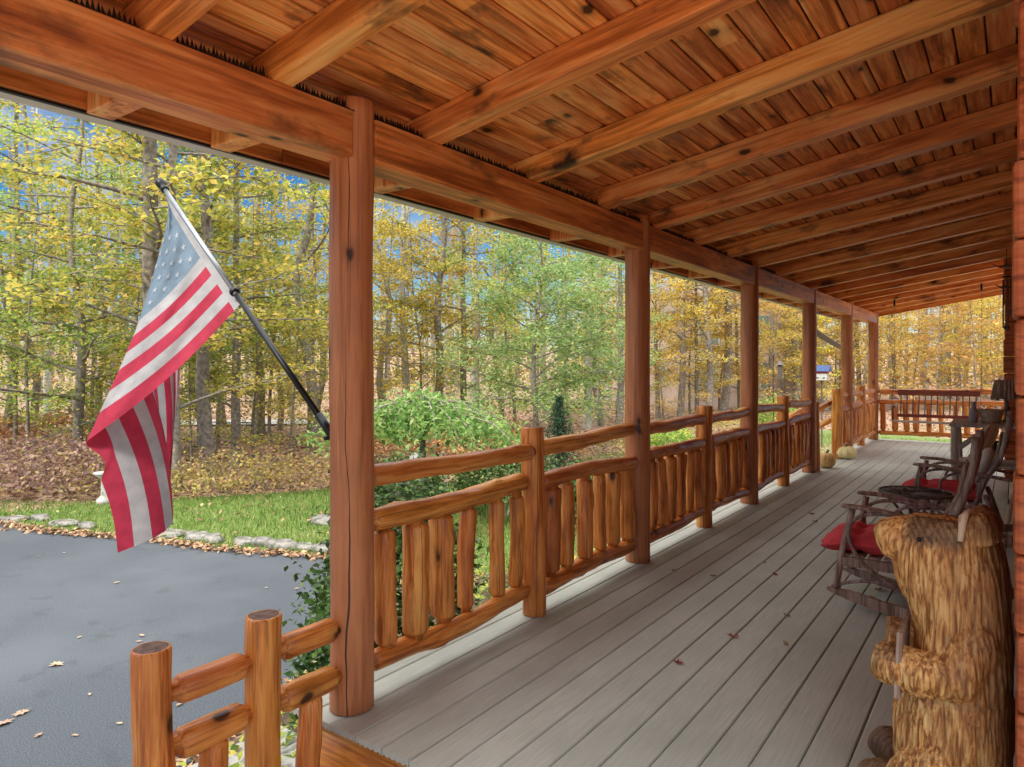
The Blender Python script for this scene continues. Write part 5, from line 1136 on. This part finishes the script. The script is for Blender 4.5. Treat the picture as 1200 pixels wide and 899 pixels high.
# ================================================================== THINGS IN THE YARD
def neighbour_house():
    p = dpos(826, 38); t = thing('neighbour_house', 'pale pinkish house with a grey gable roof half hidden by golden trees', 'house', p); t.rotation_euler = (0, 0, rad(52))
    mb = MB(); w, l, h = 4.2, 4.5, 4.6; mb.box(-w, w, -l, l, -0.5, h); mb.add([(-w, -l, h), (w, -l, h), (0, -l, h + 2.0)], [(0, 1, 2)]); mb.add([(-w, l, h), (w, l, h), (0, l, h + 2.0)], [(0, 2, 1)]); mb.build('wall', M['siding'], t)
    mb = MB()
    for s in (-1, 1): mb.add([(s * (w + .4), -l - .4, h - .25), (s * (w + .4), l + .4, h - .25), (0, l + .4, h + 2.1), (0, -l - .4, h + 2.1), (s * (w + .4), -l - .4, h - .08), (s * (w + .4), l + .4, h - .08), (0, l + .4, h + 2.27), (0, -l - .4, h + 2.27)], [(0, 1, 2, 3), (4, 5, 6, 7), (0, 1, 5, 4), (0, 3, 7, 4), (1, 2, 6, 5)])
    mb.build('roof', M['roofgrey'], t)
    for x, z in ((-2.6, 0.9), (0.2, 0.9), (2.8, 0.9), (-2.6, 3.0), (2.8, 3.0), (0.2, 3.2)):
        f = MB(); f.box(x - .6, x + .6, -l - .06, -l - .003, z - .08, z + 1.28, 0.01); fo = f.build('window', M['white'], t); g = MB(); g.box(x - .5, x + .5, -l - .075, -l - .062, z, z + 1.2); g.build('pane', M['glass'], fo)
    for y in (-3, -0.6, 1.8, 3.4):
        f = MB(); f.box(-w - .06, -w - .003, y - .5, y + .5, 1.0, 2.3, 0.01); fo = f.build('window', M['white'], t); g = MB(); g.box(-w - .075, -w - .062, y - .4, y + .4, 1.08, 2.22); g.build('pane', M['glass'], fo)
neighbour_house()
def statue():
    p = gpos(487, 640); t = thing('garden_statue', 'weathered whitish stone garden statue behind the first railing', 'statue', p); mb = MB()
    mb.lathe([(0.20, 0), (0.20, 0.10), (0.15, 0.13), (0.145, 0.4), (0.17, 0.44), (0.15, 0.47), (0.13, 0.60), (0.105, 0.75), (0.12, 0.86), (0.115, 0.93), (0.05, 1.0), (0.045, 1.03), (0.075, 1.08), (0.08, 1.14), (0.05, 1.20), (0.01, 1.215)], 26, wob=lambda a, z: 1 + 0.05 * math.sin(a * 7 + z * 9) * (1 if .45 < z < .95 else 0)); mb.build('figure', M['statue'], t, True); t.scale = (0.86,) * 3
    mb = MB(); mb.tube(curve_pts([(-0.10, -0.05, 0.88), (-0.17, -0.10, 0.74), (-0.08, -0.15, 0.68)], 4), 0.035, 8); mb.tube(curve_pts([(0.10, -0.05, 0.88), (0.15, -0.12, 0.76), (0.02, -0.16, 0.70)], 4), 0.035, 8); mb.build('arms', M['statue'], t, True)
    mb = MB(); ellipsoid(mb, (0, 0, 0.0), (0.10, 0.08, 0.08)); ellipsoid(mb, (-0.05, 0, 0.08), (0.05, 0.05, 0.05)); q = gpos(472, 642)
    tag(mb.build('stone_ornament', M['statue'], None, True, (q.x, q.y, 0.02)), 'small pale stone lump on a stump left of the garden statue', 'ornament')
    mb = MB(); mb.lathe([(0.12, 0), (0.10, 0.1), (0.09, 0.60), (0.095, 0.64), (0.02, 0.65)], 16); tag(mb.build('tree_stump', M['bark'], None, True, (q.x, q.y, GZ)), 'weathered stump under the small stone ornament', 'stump')
    p = gpos(122, 590); mb = MB(); mb.lathe([(0.12, 0), (0.10, 0.06), (0.045, 0.12), (0.04, 0.36), (0.13, 0.43), (0.14, 0.46), (0.10, 0.45)], 20); tag(mb.build('bird_bath', M['white'], None, True, p), 'white lawn ornament just left of the hanging flag', 'ornament')
    p = gpos(386, 612); bm = MB(); ellipsoid(bm, (0, 0, 0), (0.32, 0.22, 0.07)); tag(bm.build('flat_rock', M['stone'], None, True, (p.x, p.y, GZ + 0.02)), 'flat pale rock set in the lawn at the left side of the first post', 'rock')
statue()
def yard_bits():
    p = dpos(963, 17); t = thing('bird_house', 'small blue-roofed red and white bird house on a pole beyond the steps', 'bird house', p); z = EYE - 10 / F * 17 - p.z
    mb = MB(); mb.tube([(0, 0, 0), (0, 0, z - 0.1)], 0.018, 8); mb.build('pole', M['iron'], t)
    mb = MB(); mb.box(-.14, .14, -.12, .12, z - .12, z + .05, .006); mb.box(-.145, .145, -.125, .125, z - 0.06, z - 0.02, 0.004); mb.build('body', M['white'], t)
    mb = MB(); mb.box(-.15, .15, -.13, .13, z + 0.052, z + 0.10, .006); mb.build('upper_storey', M['redpaint'], t)
    mb = MB(); mb.add([(-.2, -.18, z + .10), (.2, -.18, z + .10), (.2, .18, z + .10), (-.2, .18, z + .10), (-.2, 0, z + .25), (.2, 0, z + .25)], [(0, 1, 5, 4), (2, 3, 4, 5), (0, 4, 3), (1, 2, 5), (3, 2, 1, 0)]); mb.build('roof', M['blue'], t)
    for k in (-1, 1): mb = MB(); mb.lathe([(0.025, 0), (0.025, 0.006)], 12, (k * 0.07, -0.131, z - 0.05)); mb.build('hole', M['black'], t)
    p = dpos(914, 15); t = thing('bird_feeder', 'dark tube bird feeder hanging from a hooked iron stand past the third post', 'bird feeder', p); h = EYE + 12 / F * 15 - p.z
    mb = MB(); mb.tube(curve_pts([(-0.14, 0, -0.1), (-0.14, 0, 1.0), (-0.14, 0, h - 0.1), (-0.07, 0, h + 0.06), (0.0, 0, h - 0.02)], 6), 0.009, 6); mb.build('stand', M['black'], t)
    mb = MB(); mb.tube([(0, 0, h - 0.02), (0, 0, h - 0.10)], 0.003, 5); mb.lathe([(0.09, h - .18), (0.02, h - .10)], 14); mb.lathe([(0.05, h - .46), (0.05, h - .18)], 12); mb.lathe([(0.09, h - .49), (0.09, h - .465)], 14); mb.build('tube', M['iron'], t)
yard_bits()

# ================================================================== LIGHT, SKY, CAMERA
SUN_EL, SUN_AZ = rad(47), rad(184)             # azimuth clockwise from +Y
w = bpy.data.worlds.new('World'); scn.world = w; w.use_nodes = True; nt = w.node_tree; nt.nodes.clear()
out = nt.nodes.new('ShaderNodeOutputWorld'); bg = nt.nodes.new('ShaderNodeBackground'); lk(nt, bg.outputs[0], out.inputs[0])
sky = nd(nt, 'TexSky', sky_type='NISHITA', sun_disc=False, sun_elevation=SUN_EL, sun_rotation=SUN_AZ, air_density=1.0, dust_density=0.3, ozone_density=4.0)
tc = nd(nt, 'TexCoord'); mp = nd(nt, 'Mapping'); mp.inputs['Scale'].default_value = (1, 1, 2.4); lk(nt, tc.outputs['Generated'], mp.inputs[0])
cn = nd(nt, 'TexNoise', i_Scale=2.6, i_Detail=7.0, i_Roughness=0.58, i_Distortion=0.3); lk(nt, mp.outputs[0], cn.inputs[0])
cl = ramp(nt, cn.outputs[0], [(0.49, (0, 0, 0)), (0.67, (1, 1, 1))])
sp = nd(nt, 'SeparateXYZ'); lk(nt, tc.outputs['Generated'], sp.inputs[0])
high = ramp(nt, sp.outputs[2], [(0.33, (0, 0, 0)), (0.62, (1, 1, 1))])            # low clouds thin and broken; unseen bright layer added overhead to light the porch
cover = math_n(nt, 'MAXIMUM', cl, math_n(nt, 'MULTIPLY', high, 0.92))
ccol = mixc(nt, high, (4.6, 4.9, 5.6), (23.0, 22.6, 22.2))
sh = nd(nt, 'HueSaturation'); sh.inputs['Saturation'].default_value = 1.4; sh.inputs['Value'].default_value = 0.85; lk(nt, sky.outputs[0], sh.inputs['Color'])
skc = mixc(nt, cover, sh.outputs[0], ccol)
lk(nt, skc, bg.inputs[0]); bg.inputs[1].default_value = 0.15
sl = bpy.data.lights.new('sun', 'SUN'); sl.energy = 4.2; sl.angle = rad(12); sl.color = (1.0, 0.95, 0.87)
so = bpy.data.objects.new('sun', sl); C.objects.link(so)
sd = Vector((math.sin(SUN_AZ) * math.cos(SUN_EL), math.cos(SUN_AZ) * math.cos(SUN_EL), math.sin(SUN_EL)))
so.rotation_mode = 'QUATERNION'; so.rotation_quaternion = sd.to_track_quat('Z', 'Y'); so.location = sd * 40

cam = bpy.data.cameras.new('camera'); co = bpy.data.objects.new('camera', cam); C.objects.link(co); scn.camera = co
co.location = (0, 0, EYE); co.rotation_euler = (rad(90), 0, YAW)
cam.sensor_width = 36; cam.lens = 36 * F / 1200; cam.shift_y = -19.5 / 1200; cam.clip_start = 0.02; cam.clip_end = 1000
vs = scn.view_settings; vs.view_transform = 'Standard'; vs.look = 'None'; vs.exposure = 0; vs.gamma = 1
scn.render.engine = 'CYCLES'; scn.cycles.use_denoising = True
scn.cycles.max_bounces = 8; scn.cycles.diffuse_bounces = 5; scn.cycles.transmission_bounces = 4; scn.cycles.sample_clamp_indirect = 6
